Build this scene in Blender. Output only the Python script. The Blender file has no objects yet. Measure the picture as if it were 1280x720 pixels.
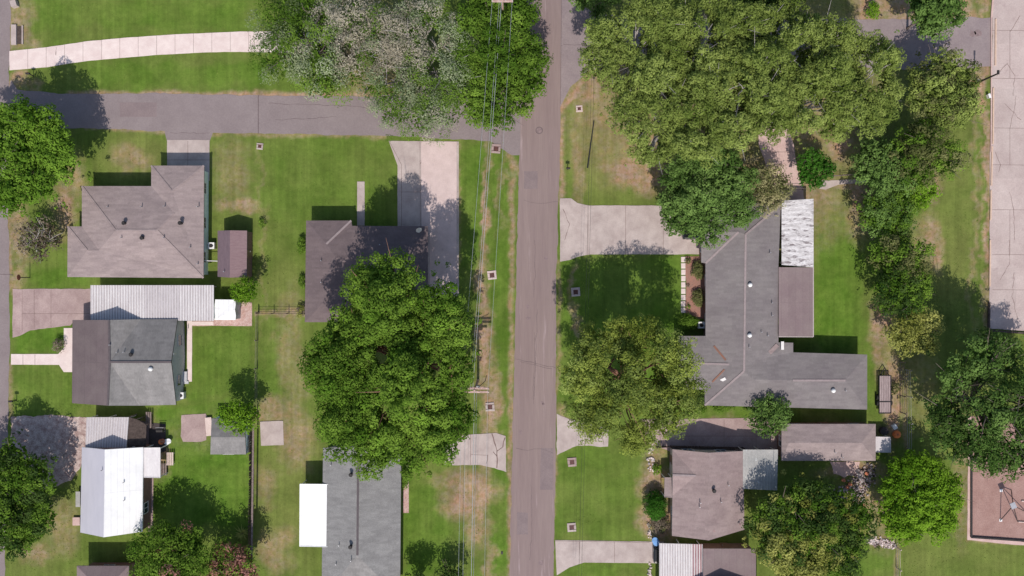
import bpy, bmesh, math, random
import numpy as np
from mathutils import Vector, Matrix
random.seed(7); RNG = np.random.default_rng(11)
SC = bpy.context.scene
COL = SC.collection
CAMH = 100.0
def P(px, py, h=0.0):
    """real place of a thing seen at photo position px,py when it is h metres above the ground"""
    k = 0.1 * (1 - h / CAMH)
    return Vector(((px - 640) * k, (360 - py) * k, h))
# ------------------------------------------------------------------ world, sun, camera
SUN_EL = math.radians(52.5)
w = bpy.data.worlds.new("World"); SC.world = w; w.use_nodes = True
nt = w.node_tree; bg = nt.nodes["Background"]
sky = nt.nodes.new("ShaderNodeTexSky"); sky.sky_type = 'NISHITA'; sky.sun_disc = False
sky.sun_elevation = SUN_EL; sky.sun_rotation = math.radians(180); sky.air_density = 1.0; sky.dust_density = 1.5
nt.links.new(sky.outputs[0], bg.inputs[0]); bg.inputs[1].default_value = 0.12
sl = bpy.data.lights.new("sun", 'SUN'); sl.energy = 3.75; sl.angle = math.radians(0.6); sl.color = (1, 0.93, 0.86)
so = bpy.data.objects.new("sun", sl); COL.objects.link(so)
so.rotation_euler = (math.radians(90) - SUN_EL, 0, 0); so.location = (0, -50, 80)   # sun stands due south (image bottom)
cam = bpy.data.cameras.new("camera"); co = bpy.data.objects.new("camera", cam); COL.objects.link(co)
co.location = (0, 0, CAMH); cam.sensor_width = 36; cam.lens = 36 / 128.0 * CAMH; cam.clip_end = 3000; cam.clip_start = 1
SC.camera = co
SC.view_settings.view_transform = 'Standard'; SC.view_settings.look = 'None'; SC.view_settings.gamma = 1; SC.view_settings.exposure = 0.0
SC.cycles.max_bounces = 5; SC.cycles.transparent_max_bounces = 4
# ------------------------------------------------------------------ helpers
def tag(o, label=None, cat=None, group=None, kind=None):
    if label: o['label'] = label
    if cat: o['category'] = cat
    if group: o['group'] = group
    if kind: o['kind'] = kind
    return o
def empty(name, loc, label=None, cat=None, group=None):
    o = bpy.data.objects.new(name, None); COL.objects.link(o); o.location = loc; o.empty_display_size = .3
    return tag(o, label, cat, group)
def world_loc(o):
    v = Vector((0, 0, 0))
    while o is not None: v += o.location; o = o.parent
    return v
class MB:
    def __init__(s): s.v = []; s.f = []; s.m = []
    def face(s, pts, mi=0):
        b = len(s.v); s.v += [tuple(p) for p in pts]; s.f.append(tuple(range(b, b + len(pts)))); s.m.append(mi)
    def box(s, c, size, rz=0, mi=0, rot=None):
        M = Matrix.Rotation(rz, 3, 'Z') if rot is None else rot
        c = Vector(c); hx, hy, hz = [a / 2 for a in size]
        q = [c + M @ Vector((sx * hx, sy * hy, sz * hz)) for sz in (-1, 1) for sy in (-1, 1) for sx in (-1, 1)]
        b = len(s.v); s.v += [tuple(p) for p in q]
        for f in ((0, 2, 3, 1), (4, 5, 7, 6), (0, 1, 5, 4), (2, 6, 7, 3), (0, 4, 6, 2), (1, 3, 7, 5)):
            s.f.append(tuple(b + i for i in f)); s.m.append(mi)
    def bar(s, a, b_, wd, th=None, mi=0):
        a = Vector(a); b_ = Vector(b_); th = th or wd; d = b_ - a; L = d.length
        if L < 1e-6: return
        s.box((a + b_) / 2, (L, wd, th), mi=mi, rot=d.to_track_quat('X', 'Z').to_matrix())
    def tube(s, pts, rad, n=6, mi=0):
        pts = [Vector(p) for p in pts]
        if not hasattr(rad, '__len__'): rad = [rad] * len(pts)
        b = len(s.v)
        for i, p in enumerate(pts):
            d = (pts[min(i + 1, len(pts) - 1)] - pts[max(i - 1, 0)]).normalized()
            u = d.cross(Vector((0.31, 0.95, 0.02)) if abs(d.z) > .9 else Vector((0, 0, 1))).normalized(); v = d.cross(u)
            for k in range(n):
                a = 2 * math.pi * k / n; s.v.append(tuple(p + (u * math.cos(a) + v * math.sin(a)) * rad[i]))
        for i in range(len(pts) - 1):
            for k in range(n):
                k2 = (k + 1) % n
                s.f.append((b + i * n + k, b + i * n + k2, b + (i + 1) * n + k2, b + (i + 1) * n + k)); s.m.append(mi)
        s.f.append(tuple(b + k for k in range(n))[::-1]); s.m.append(mi)
        s.f.append(tuple(b + (len(pts) - 1) * n + k for k in range(n))); s.m.append(mi)
    def cyl(s, c, r, h, n=16, r2=None, mi=0):
        c = Vector(c); s.tube([c, c + Vector((0, 0, h))], [r, r if r2 is None else r2], n, mi)
    def dome(s, c, r, h=None, n=12, mi=0):
        h = h or r; c = Vector(c); rings = 4; b = len(s.v)
        for i in range(rings):
            a = math.pi / 2 * i / rings
            for k in range(n):
                t = 2 * math.pi * k / n; s.v.append((c.x + r * math.cos(a) * math.cos(t), c.y + r * math.cos(a) * math.sin(t), c.z + h * math.sin(a)))
        s.v.append((c.x, c.y, c.z + h)); top = len(s.v) - 1
        for i in range(rings - 1):
            for k in range(n):
                k2 = (k + 1) % n; s.f.append((b + i * n + k, b + i * n + k2, b + (i + 1) * n + k2, b + (i + 1) * n + k)); s.m.append(mi)
        for k in range(n): s.f.append((b + (rings - 1) * n + k, b + (rings - 1) * n + (k + 1) % n, top)); s.m.append(mi)
    def prism(s, pts, z0, z1, mi=0):
        n = len(pts); A = [Vector((p[0], p[1], z1)) for p in pts]; B = [Vector((p[0], p[1], z0)) for p in pts]
        s.face(A, mi)
        s.face(B[::-1], mi)
        for i in range(n): s.face([B[i], B[(i + 1) % n], A[(i + 1) % n], A[i]], mi)
    def build(s, name, mats, parent=None, merge=True, smooth=False, bevel=0):
        me = bpy.data.meshes.new(name)
        off = world_loc(parent) if parent else Vector((0, 0, 0))
        if parent is None and s.v:
            xs = [v[0] for v in s.v]; ys = [v[1] for v in s.v]; off = Vector(((min(xs) + max(xs)) / 2, (min(ys) + max(ys)) / 2, min(v[2] for v in s.v)))
        me.from_pydata([(v[0] - off.x, v[1] - off.y, v[2] - off.z) for v in s.v], [], s.f)
        if not isinstance(mats, (list, tuple)): mats = [mats]
        for m in mats: me.materials.append(m)
        me.polygons.foreach_set('material_index', s.m)
        if merge:
            bm = bmesh.new(); bm.from_mesh(me); bmesh.ops.remove_doubles(bm, verts=bm.verts, dist=1e-4)
            bmesh.ops.recalc_face_normals(bm, faces=bm.faces); bm.to_mesh(me); bm.free()
        if smooth: me.shade_smooth()
        o = bpy.data.objects.new(name, me); COL.objects.link(o)
        if parent: o.parent = parent
        else: o.location = off
        return o
def copy_tree(o, parent=None):
    c = o.copy(); COL.objects.link(c); c.parent = parent
    for ch in [x for x in bpy.data.objects if x.parent == o]: copy_tree(ch, c)
    return c
# ------------------------------------------------------------------ materials
def mat(name, c1, c2=None, scale=1.5, rough=.9, fine=0.15, fine_scale=14, metal=0.0, stretch=(1, 1, 1), bump=0.0, spec=0.3, spots=None, brick=None):
    m = bpy.data.materials.new(name); m.use_nodes = True; t = m.node_tree; b = t.nodes['Principled BSDF']
    b.inputs['Roughness'].default_value = rough; b.inputs['Metallic'].default_value = metal; b.inputs['Specular IOR Level'].default_value = spec
    tc = t.nodes.new('ShaderNodeTexCoord'); mp = t.nodes.new('ShaderNodeMapping'); mp.inputs['Scale'].default_value = stretch
    t.links.new(tc.outputs['Object'], mp.inputs['Vector'])
    n = t.nodes.new('ShaderNodeTexNoise'); n.inputs['Scale'].default_value = scale; n.inputs['Detail'].default_value = 5; n.inputs['Roughness'].default_value = .65
    t.links.new(mp.outputs[0], n.inputs['Vector'])
    cr = t.nodes.new('ShaderNodeMapRange'); cr.inputs['From Min'].default_value = .36; cr.inputs['From Max'].default_value = .64
    t.links.new(n.outputs[0], cr.inputs[0])
    mx = t.nodes.new('ShaderNodeMix'); mx.data_type = 'RGBA'; mx.inputs[6].default_value = (*c1, 1); mx.inputs[7].default_value = (*(c2 or c1), 1)
    t.links.new(cr.outputs[0], mx.inputs[0])
    n2 = t.nodes.new('ShaderNodeTexNoise'); n2.inputs['Scale'].default_value = fine_scale; n2.inputs['Detail'].default_value = 3
    t.links.new(mp.outputs[0], n2.inputs['Vector'])
    mr = t.nodes.new('ShaderNodeMapRange'); mr.inputs['From Min'].default_value = .3; mr.inputs['From Max'].default_value = .7
    mr.inputs['To Min'].default_value = 1 - fine; mr.inputs['To Max'].default_value = 1 + fine
    t.links.new(n2.outputs[0], mr.inputs[0])
    vm = t.nodes.new('ShaderNodeVectorMath'); vm.operation = 'SCALE'
    t.links.new(mx.outputs[2], vm.inputs[0]); t.links.new(mr.outputs[0], vm.inputs['Scale'])
    out = vm.outputs[0]
    if spots:   # (colour, scale, threshold, softness)
        n3 = t.nodes.new('ShaderNodeTexNoise'); n3.inputs['Scale'].default_value = spots[1]; n3.inputs['Detail'].default_value = 6; n3.inputs['Roughness'].default_value = .7
        t.links.new(mp.outputs[0], n3.inputs['Vector'])
        r3 = t.nodes.new('ShaderNodeMapRange'); r3.inputs['From Min'].default_value = spots[2]; r3.inputs['From Max'].default_value = spots[2] + spots[3]
        t.links.new(n3.outputs[0], r3.inputs[0])
        m3 = t.nodes.new('ShaderNodeMix'); m3.data_type = 'RGBA'; m3.inputs[7].default_value = (*spots[0], 1)
        t.links.new(r3.outputs[0], m3.inputs[0]); t.links.new(out, m3.inputs[6]); out = m3.outputs[2]
    if brick:   # (width, height, strength, offset) tone varies from shingle tab to tab or slab to slab
        bt = t.nodes.new('ShaderNodeTexBrick'); bt.inputs['Scale'].default_value = 1; bt.inputs['Brick Width'].default_value = brick[0]; bt.inputs['Row Height'].default_value = brick[1]
        bt.inputs['Mortar Size'].default_value = brick[4] if len(brick) > 4 else 0; bt.offset = brick[3]; s_ = brick[2]
        bt.inputs['Color1'].default_value = (1 - s_, 1 - s_, 1 - s_, 1); bt.inputs['Color2'].default_value = (1 + s_ * .6, 1 + s_ * .6, 1 + s_ * .6, 1); bt.inputs['Mortar'].default_value = (.72, .72, .72, 1)
        t.links.new(tc.outputs['Object'], bt.inputs['Vector'])
        vb = t.nodes.new('ShaderNodeVectorMath'); vb.operation = 'MULTIPLY'; t.links.new(out, vb.inputs[0]); t.links.new(bt.outputs[0], vb.inputs[1]); out = vb.outputs[0]
    t.links.new(out, b.inputs['Base Color'])
    if bump:
        bp = t.nodes.new('ShaderNodeBump'); bp.inputs['Strength'].default_value = bump; bp.inputs['Distance'].default_value = .03
        t.links.new(n2.outputs[0], bp.inputs['Height']); t.links.new(bp.outputs[0], b.inputs['Normal'])
    return m
M = dict(
 road=mat('road_asphalt', (0.238,0.178,0.171), (0.272,0.208,0.195), .5, .95, .05, 5, stretch=(1.6,.1,1), spots=((.36,.28,.28), .8, .6, .1)),
 side=mat('side_street_asphalt', (0.227,0.186,0.186), (0.262,0.218,0.216), .3, .95, .07, 6, spots=((.22,.18,.19), .5, .62, .1)),
 roadp=mat('road_patch_asphalt', (0.208,0.162,0.164), (0.244,0.191,0.189), .6, .95, .08, 6),
 patch=mat('patched_asphalt', (0.248,0.200,0.205), (0.294,0.241,0.239), .5, .95, .08, 6),
 conc=mat('concrete', (0.404,0.330,0.307), (0.517,0.439,0.406), .6, .95, .06, 8, spots=((.44,.34,.32), 1.2, .62, .12), brick=(2.3,3.1,.05,.3)),
 walkc=mat('pale_concrete', (0.677,0.552,0.519), (0.771,0.660,0.617), .8, .95, .05, 8, brick=(2.3,9,.035,0)),
 walkd=mat('newer_concrete', (.56,.44,.41), (.64,.51,.48), .8, .95, .05, 8, spots=((.46,.36,.34), 1.0, .6, .12)),
 oldc=mat('old_concrete', (0.331,0.237,0.225), (0.442,0.332,0.310), .5, .95, .1, 7, spots=((.28,.19,.18), .9, .6, .12), brick=(2.1,3.0,.07,0)),
 lotc=mat('parking_slab_concrete', (0.446,0.359,0.337), (0.524,0.437,0.408), .35, .95, .08, 6, spots=((.38,.29,.28), .9, .6, .15), brick=(4.2,5.6,.06,.4)),
 pinkc=mat('pinkish_concrete', (.52,.36,.33), (.60,.44,.40), .9, .95, .06, 7),
 joint=mat('joint_filler', (.16,.11,.10), (.24,.17,.15), 2),
 stain_shade=mat('dark_stain_and_shade', (.20,.15,.15), (.27,.20,.20), 3),  # road stains, manhole cover and the painted yard shadow
 seam=mat('tar_seam', (.12,.09,.092), (.17,.13,.13), 2),
 gravel=mat('gravel', (0.306,0.208,0.189), (0.568,0.464,0.423), 1.6, .95, .35, 9, spots=((.17,.12,.10), .8, .6, .08)),
 mulch=mat('mulch', (0.357,0.179,0.134), (0.289,0.170,0.134), 1.5, .95, .2, 8),
 play=mat('playground_mulch', (.31,.185,.16), (.37,.235,.205), .6, .95, .14, 7),
 brickp=mat('brick_paving', (.42,.25,.21), (.56,.42,.38), 3.5, .95, .2, 12),
 taupe=mat('taupe_shingle', (0.275,0.220,0.215), (0.336,0.270,0.259), .5, .95, .10, 6, stretch=(1,2.2,1), bump=.2, brick=(.95,.28,.10,.5)),
 greyr=mat('grey_shingle', (0.189,0.182,0.178), (0.252,0.241,0.235), .45, .8, .10, 5, stretch=(1.6,.7,1), bump=.2, brick=(.95,.28,.10,.5)),
 brownr=mat('dark_brown_shingle', (0.146,0.112,0.116), (0.174,0.134,0.134), .5, .9, .07, 6, bump=.2, brick=(.95,.28,.10,.5)),
 purpler=mat('purple_brown_rolled_roofing', (0.142,0.110,0.114), (0.166,0.133,0.133), .5, .9, .06, 6, bump=.1, brick=(.9,40,.05,0,.012)),
 ranch=mat('grey_violet_shingle', (0.186,0.163,0.166), (0.222,0.200,0.196), .35, .85, .06, 6, bump=.15, brick=(.95,.28,.10,.5)),
 patio=mat('purple_patio_roofing', (0.215,0.159,0.164), (0.248,0.193,0.190), .4, .9, .06, 6, brick=(.9,40,.04,0,.012)),
 redr=mat('worn_reddish_shingle', (0.274,0.207,0.203), (0.331,0.257,0.246), .5, .95, .08, 6, bump=.2, spots=((.33,.14,.13), .28, .63, .05), brick=(.95,.28,.10,.5)),
 darkgr=mat('charcoal_shingle', (0.218,0.213,0.210), (0.262,0.257,0.251), .6, .9, .16, 7, stretch=(1,1.8,1), bump=.2, brick=(.95,.28,.10,.5)),
 cap=mat('ridge_cap', (.28,.23,.23), (.33,.27,.27), 2),
 capd=mat('dark_ridge_cap', (.10,.085,.09), (.12,.10,.105), 2),
 white=mat('white_metal', (.82,.82,.81), (.92,.92,.91), .6, .5, .03, brick=(.62,40,.035,0,.015)),
 whitegrey=mat('greyer_white_metal', (.48,.475,.53), (.53,.52,.575), .4, .5, .03, stretch=(3,.6,1)),  # greyer white for the left slope of the white building
 corr=mat('corrugated_white', (.64,.60,.60), (.74,.71,.70), .8, .6, .06, 8, stretch=(2,.5,1)),
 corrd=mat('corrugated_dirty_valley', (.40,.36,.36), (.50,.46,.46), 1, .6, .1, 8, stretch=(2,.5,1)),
 corrg=mat('corrugated_greyer', (.54,.50,.51), (.62,.58,.58), .8, .6, .06, 8, stretch=(2,.5,1)),
 corrr=mat('corrugated_rust_red', (.28,.16,.17), (.40,.26,.27), 1, .7, .1, 8, stretch=(2,.5,1)),
 corrode=mat('peeling_white_metal', (.49,.465,.465), (.70,.68,.685), 1.5, .7, .2, 5, stretch=(.6,2.2,1), spots=((.22,.19,.195), 1.3, .55, .06)),
 zinc=mat('blue_grey_sheet_roof', (0.318,0.318,0.308), (0.425,0.412,0.391), .5, .6, .1, 5, spots=((.58,.60,.60), .8, .62, .06)),
 shedl=mat('darker_plum_sheet', (.14,.10,.115), (.175,.125,.14), 1.4, .7, .1, 6, stretch=(3,.6,1)),  # darker plum for the shed's left slope and trim
 shedr=mat('plum_sheet', (.225,.145,.155), (.27,.185,.19), 1.4, .7, .1, 6, stretch=(.8,4,1)),
 trim=mat('pale_trim', (.42,.36,.34), (.48,.41,.39), 2),
 trimw=mat('white_trim', (.72,.69,.67), (.78,.75,.73), 2),
 teal=mat('pale_teal_siding', (0.690,0.828,0.805), (0.782,0.920,0.897), 1, fine=.05),
 cream=mat('cream_siding', (.50,.43,.36), (.56,.49,.42), 1, fine=.05),
 brick=mat('brown_brick', (.20,.12,.10), (.28,.17,.14), 4, fine=.2),
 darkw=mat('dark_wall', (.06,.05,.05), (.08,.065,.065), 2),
 greyw=mat('grey_siding', (0.459,0.459,0.476), (0.527,0.527,0.544), 2),
 glass=mat('window_glass', (.04,.05,.06), (.05,.06,.07), 2, .08, .02, spec=.6),
 door=mat('door_paint', (.20,.12,.09), (.23,.14,.11), 2, .5),
 metal=mat('galvanised_metal', (.45,.45,.47), (.52,.52,.54), 4, .45, .05, metal=.6),
 dark=mat('dark_iron', (.025,.022,.022), (.04,.035,.035), 4, .6),
 wood=mat('weathered_wood', (.16,.12,.11), (.24,.19,.175), 3, .9, .2, 10, stretch=(1,1,.3)),
 woodp=mat('pole_timber', (0.382,0.259,0.225), (0.573,0.407,0.363), 3, .9, .2, 10, stretch=(1,1,.2)),
 woodd=mat('dark_fence_timber', (.055,.04,.035), (.10,.075,.065), 3, .9, .2, 10),
 deck=mat('trailer_deck_boards', (.30,.23,.23), (.42,.34,.34), 2, .9, .15, 10, stretch=(5,.6,1)),
 rust=mat('rust_stain', (0.284,0.129,0.083), (0.230,0.129,0.099), 2),
 orange=mat('orange_plastic', (.85,.22,.07), (.95,.30,.10), 2, .5, .05),
 orangey=mat('ochre_timber', (.62,.36,.12), (.70,.45,.18), 6, .6),
 blue=mat('blue_plastic', (.13,.30,.62), (.18,.38,.70), 2, .4, .05),
 blackp=mat('black_car_paint', (.012,.013,.015), (.015,.016,.018), 2, .15, .02, spec=.6),
 rubber=mat('rubber', (.02,.02,.02), None, 2),
 lamp=mat('lamp_lens', (.75,.75,.72), None, 2, .2),
 wire=mat('aluminium_wire', (.36,.39,.40), None, 2, .4),
 wired=mat('black_cable', (.03,.03,.03), None, 2, .6),
 redsign=mat('faded_red_sign', (.30,.09,.07), (.36,.12,.09), 3, .6),
 signw=mat('sign_white', (.8,.8,.8), None, 3, .6),
 terracotta=mat('terracotta', (.45,.15,.08), (.50,.19,.11), 3),
 stone=mat('pale_field_stone', (0.357,0.306,0.297), (0.527,0.476,0.468), 4, .95, .2, 10),
 yellowrail=mat('buff_kerb_timber', (0.558,0.396,0.297), (0.648,0.486,0.378), 2, .8, .08),
 plankw=mat('pale_plank', (.60,.47,.42), (.68,.55,.50), 2),
 bark=mat('bark', (.13,.10,.085), (.22,.175,.155), 3, .95, .3, 8),
 barkr=mat('red_brown_bark', (.22,.11,.075), (.30,.17,.12), 3, .95, .3, 8),
 barkg=mat('pale_grey_bark', (.36,.33,.32), (.50,.46,.44), 3, .95, .2, 8),
)
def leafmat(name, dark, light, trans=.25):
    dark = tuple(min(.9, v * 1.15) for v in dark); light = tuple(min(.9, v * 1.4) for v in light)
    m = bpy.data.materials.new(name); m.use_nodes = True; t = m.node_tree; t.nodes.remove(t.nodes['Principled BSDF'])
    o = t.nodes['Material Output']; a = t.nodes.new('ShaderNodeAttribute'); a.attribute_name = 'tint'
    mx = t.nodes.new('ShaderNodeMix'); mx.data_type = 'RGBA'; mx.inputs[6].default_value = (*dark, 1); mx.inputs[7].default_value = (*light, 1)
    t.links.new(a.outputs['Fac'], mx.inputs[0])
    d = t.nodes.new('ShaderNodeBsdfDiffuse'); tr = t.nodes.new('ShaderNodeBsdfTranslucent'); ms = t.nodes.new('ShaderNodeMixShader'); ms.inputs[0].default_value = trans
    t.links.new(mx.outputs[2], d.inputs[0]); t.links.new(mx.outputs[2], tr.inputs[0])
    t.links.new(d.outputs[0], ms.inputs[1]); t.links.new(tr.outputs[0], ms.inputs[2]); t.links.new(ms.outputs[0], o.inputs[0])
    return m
L = dict(
 bright=leafmat('leaf_bright_green', (.055,.125,.012), (.16,.27,.035)),
 oak=leafmat('leaf_oak_green', (.055,.115,.013), (.15,.24,.035)),
 mid=leafmat('leaf_mid_green', (.055,.11,.022), (.145,.23,.06)),
 pine=leafmat('leaf_pine_olive', (.095,.14,.026), (.235,.29,.076)),
 pine2=leafmat('leaf_pine_yellow', (.11,.145,.022), (.255,.31,.065)),
 lime=leafmat('leaf_lime', (.07,.155,.010), (.18,.31,.028)),
 dark=leafmat('leaf_dark_green', (.025,.055,.012), (.075,.12,.03)),
 olive=leafmat('leaf_olive', (.06,.075,.022), (.17,.18,.07)),
 cream=leafmat('leaf_cream_blossom', (.12,.13,.05), (.42,.38,.20)),
 yellow=leafmat('leaf_yellow_green', (.14,.16,.03), (.33,.34,.10)),
 grey=leafmat('leaf_grey_moss', (.13,.18,.07), (.34,.38,.24)),
 brown=leafmat('leaf_brown_dry', (.10,.075,.05), (.26,.22,.17)),
 red=leafmat('leaf_pink_blossom', (.20,.10,.06), (.38,.19,.16)),
 vivid=leafmat('leaf_vivid_green', (.02,.075,.008), (.06,.16,.02)),
 moss=leafmat('moss_grey', (.25,.225,.165), (.42,.39,.31)),
)
# ------------------------------------------------------------------ noise helper
def vnoise(x, y, s, seed):
    x = x / s + seed * 17.3; y = y / s - seed * 9.1
    xi = np.floor(x).astype(np.int64); yi = np.floor(y).astype(np.int64); xf = x - xi; yf = y - yi
    def h(a, b):
        n = (a * 374761393 + b * 668265263 + seed * 69069) & 0xffffffff
        n = ((n ^ (n >> 13)) * 1274126177) & 0xffffffff
        return ((n ^ (n >> 16)) & 0xffff) / 65535.0
    u = xf * xf * (3 - 2 * xf); v = yf * yf * (3 - 2 * yf)
    return (h(xi, yi) * (1 - u) + h(xi + 1, yi) * u) * (1 - v) + (h(xi, yi + 1) * (1 - u) + h(xi + 1, yi + 1) * u) * v
def fbm(x, y, s, seed): return .5 * vnoise(x, y, s, seed) + .3 * vnoise(x, y, s / 2.1, seed + 1) + .2 * vnoise(x, y, s / 4.3, seed + 2)
# ------------------------------------------------------------------ ground
def build_ground():
    xs = np.concatenate([[-700, -400, -250, -150, -100], np.arange(-72, 72.01, .2), [100, 150, 250, 400, 700]])
    ys = np.concatenate([[-700, -400, -250, -150, -80], np.arange(-42, 42.01, .2), [80, 150, 250, 400, 700]])
    X, Y = np.meshgrid(xs, ys); nx, ny = len(xs), len(ys)
    px = X * 10 + 640; py = 360 - Y * 10
    wx = px + 26 * (fbm(X, Y, 2.6, 3) - .5) + 10 * (fbm(X, Y, .7, 9) - .5); wy = py + 26 * (fbm(X, Y, 2.6, 5) - .5) + 10 * (fbm(X, Y, .7, 13) - .5)
    def ell(cx, cy, rx, ry, soft=.5):
        d = np.sqrt(((wx - cx) / rx) ** 2 + ((wy - cy) / ry) ** 2); return np.clip((1 + soft / 2 - d) / soft, 0, 1)
    def rect(x0, y0, x1, y1, s=10):
        return np.clip((wx - x0) / s + .5, 0, 1) * np.clip((x1 - wx) / s + .5, 0, 1) * np.clip((wy - y0) / s + .5, 0, 1) * np.clip((y1 - wy) / s + .5, 0, 1)
    dirt = np.zeros_like(X); lush = np.zeros_like(X); dry = np.zeros_like(X)
    blot = fbm(X, Y, 5, 21)
    dry = np.clip((blot - .45) * 2.2, 0, 1) * .35
    lush_r = [(30,0,310,36,.55),(110,80,330,108,.8),(328,172,480,280,.3),(240,405,318,500,.65),(240,500,320,520,.5),(15,385,118,440,.85),(15,460,95,520,.75),
              (505,600,560,720,.75),(610,580,636,720,.9),(697,560,812,672,.45),(700,703,812,720,.7),(1018,290,1083,440,.8),(1018,250,1060,300,.5),
              (700,320,855,530,.7),(190,505,315,660,1.0),(575,180,602,330,.75),(616,180,646,540,.55),(1018,440,1095,515,.6),(1210,150,1240,400,.45),
              (850,505,1000,530,.6),(1090,640,1120,720,.6),(380,280,383,400,.6),(702,110,716,330,.6),(40,335,112,360,.8),(265,175,325,330,.25),(1050,680,1120,720,.7),(325,395,372,500,.45),(1130,455,1160,600,.35)]
    for a in lush_r: lush = np.maximum(lush, rect(*a[:4], 12) * a[4])
    pat = fbm(X, Y, 7, 91); lush = np.clip(lush + (pat - .5) * .9, 0, 1.1)
    dry_r = [(130,165,208,235,.7),(265,170,325,330,.6),(318,510,402,720,.5),(352,395,385,510,.5),(600,590,636,720,.2),(702,120,830,250,.75),(1130,440,1170,600,.45),(1150,150,1235,400,.55),
             (1120,660,1280,720,.45),(70,600,100,700,.6),(555,590,605,640,.9),(1000,170,1100,235,.6),(320,330,380,400,.5),(716,110,745,250,.6),(0,680,95,720,.5)]
    for a in dry_r: dry = np.maximum(dry, rect(*a[:4], 48) * a[4] * np.clip(.35 + blot * 1.2, 0, 1))
    dry = dry * (1 - .6 * np.clip(lush, 0, 1))
    dirt_e = [(798,212,38,24,.85),(805,175,26,22,.45),(1045,170,12,32,.85),(1078,260,16,42,.55),(1072,250,9,26,.7),(1060,237,22,8,.7),(165,198,20,14,.45),(92,225,14,26,.45),(80,262,16,30,.7),(300,255,26,10,.6),(290,212,22,30,.3),
              (585,618,32,30,.75),(598,650,16,30,.6),(575,600,28,12,.6),(606,560,7,40,.6),(613,500,11,60,.75),(604,410,9,90,.8),(606,300,5,120,.7),(628,240,4,40,.35),(340,515,30,18,.55),(368,545,22,40,.5),(362,430,14,60,.35),(372,470,14,50,.3),
              (345,690,20,25,.45),(330,610,14,20,.4),(78,660,22,32,.4),(50,690,20,12,.5),(70,585,20,14,.8),(25,285,9,70,.55),(22,350,6,22,.6),(1105,410,14,30,.7),(1100,440,8,28,.6),(1118,495,12,60,.8),(1150,480,18,50,.25),(1165,235,10,22,.5),(1160,300,16,28,.6),(1172,320,10,22,.6),(1218,250,4,160,.35),
              (1212,20,14,36,.8),(1190,10,30,16,.6),(1085,12,26,24,.8),(1120,10,28,30,.75),(1225,95,12,30,.8),(1233,180,5,240,.8),(1205,590,10,80,.45),(1065,590,40,9,.7),(1070,630,46,22,.55),(1100,660,20,30,.4),(862,650,46,20,.6),(825,650,22,24,.9),(822,600,18,40,.7),
              (25,30,16,30,.55),(40,52,14,8,.5),(22,105,12,12,.8),(35,110,14,10,.5),(365,395,28,3,.6),(326,290,3,120,.18),(723,190,8,80,.4),(735,110,30,18,.7),(722,95,10,8,.6),(960,250,90,60,.6),(560,130,110,30,.6),(1040,540,90,12,.5),(900,532,60,10,.4),(850,110,140,100,.55),(1000,110,110,100,.5),(470,60,60,60,.5),
              (705,525,8,18,.5),(185,535,10,16,.5),(195,560,16,30,.7),(255,540,50,22,.15),(1175,60,30,30,.5),(610,705,6,40,.5),(720,420,5,60,.5),(720,350,4,20,.5),(1262,25,30,30,.3)]
    for a in dirt_e: dirt = np.maximum(dirt, ell(*a[:4], .9) * a[4] * np.clip(.55 + fbm(X, Y, 1.5, 31), 0, 1.3))
    # worn verge beside the roads
    def seg(x0, y0, x1, y1, wd, st):
        nonlocal dirt
        dx, dy = x1 - x0, y1 - y0; t = np.clip(((px - x0) * dx + (py - y0) * dy) / (dx * dx + dy * dy), 0, 1)
        d = np.hypot(wx * .35 + px * .65 - x0 - t * dx, wy * .35 + py * .65 - y0 - t * dy); dirt = np.maximum(dirt, np.clip(1.3 - d / wd, 0, 1) * st)
    for a in [(88,117,320,120,5,.85),(320,119,600,121,6,.95),(108,160,205,163,4,.6),(268,166,480,170,4,.5),(640,200,637,720,4,.7),(704,125,701,250,4,.8),(700,330,695,520,3,.5),(694,565,692,675,3,.5),(12,262,12,360,4,.8),(12,455,12,520,3,.5),(735,92,702,135,5,.95),(14,0,13,60,5,.6),(574,180,574,330,2,.5),(635,195,648,215,5,.7),(320,391,380,391,3,.7),(1133,465,1133,560,4,.6),(1121,685,1121,720,3,.5),(1215,570,1212,672,5,.6),(1212,676,1280,680,4,.6)]: seg(*a)
    me = bpy.data.meshes.new('ground')
    V = np.stack([X, Y, np.zeros_like(X)], -1).reshape(-1, 3)
    i = np.arange(ny - 1)[:, None] * nx + np.arange(nx - 1)[None, :]
    F = np.stack([i, i + 1, i + nx + 1, i + nx], -1).reshape(-1, 4)
    me.vertices.add(len(V)); me.vertices.foreach_set('co', V.ravel().astype(np.float32))
    me.loops.add(F.size); me.loops.foreach_set('vertex_index', F.ravel().astype(np.int32))
    me.polygons.add(len(F)); me.polygons.foreach_set('loop_start', (np.arange(len(F)) * 4).astype(np.int32))
    me.update(calc_edges=True)
    for nm, arr in (('dirt', dirt), ('lush', lush), ('dry', dry)):
        at = me.attributes.new(nm, 'FLOAT', 'POINT'); at.data.foreach_set('value', arr.ravel().astype(np.float32))
    m = bpy.data.materials.new('lawn'); m.use_nodes = True; t = m.node_tree; b = t.nodes['Principled BSDF']; b.inputs['Roughness'].default_value = 1; b.inputs['Specular IOR Level'].default_value = .1
    tc = t.nodes.new('ShaderNodeTexCoord')
    def noise(sc, det=4, st=None, ro=.6):
        n = t.nodes.new('ShaderNodeTexNoise'); n.inputs['Scale'].default_value = sc; n.inputs['Detail'].default_value = det; n.inputs['Roughness'].default_value = ro
        if st:
            mp = t.nodes.new('ShaderNodeMapping'); mp.inputs['Scale'].default_value = st; t.links.new(tc.outputs['Object'], mp.inputs[0]); t.links.new(mp.outputs[0], n.inputs['Vector'])
        else: t.links.new(tc.outputs['Object'], n.inputs['Vector'])
        return n.outputs[0]
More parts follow.
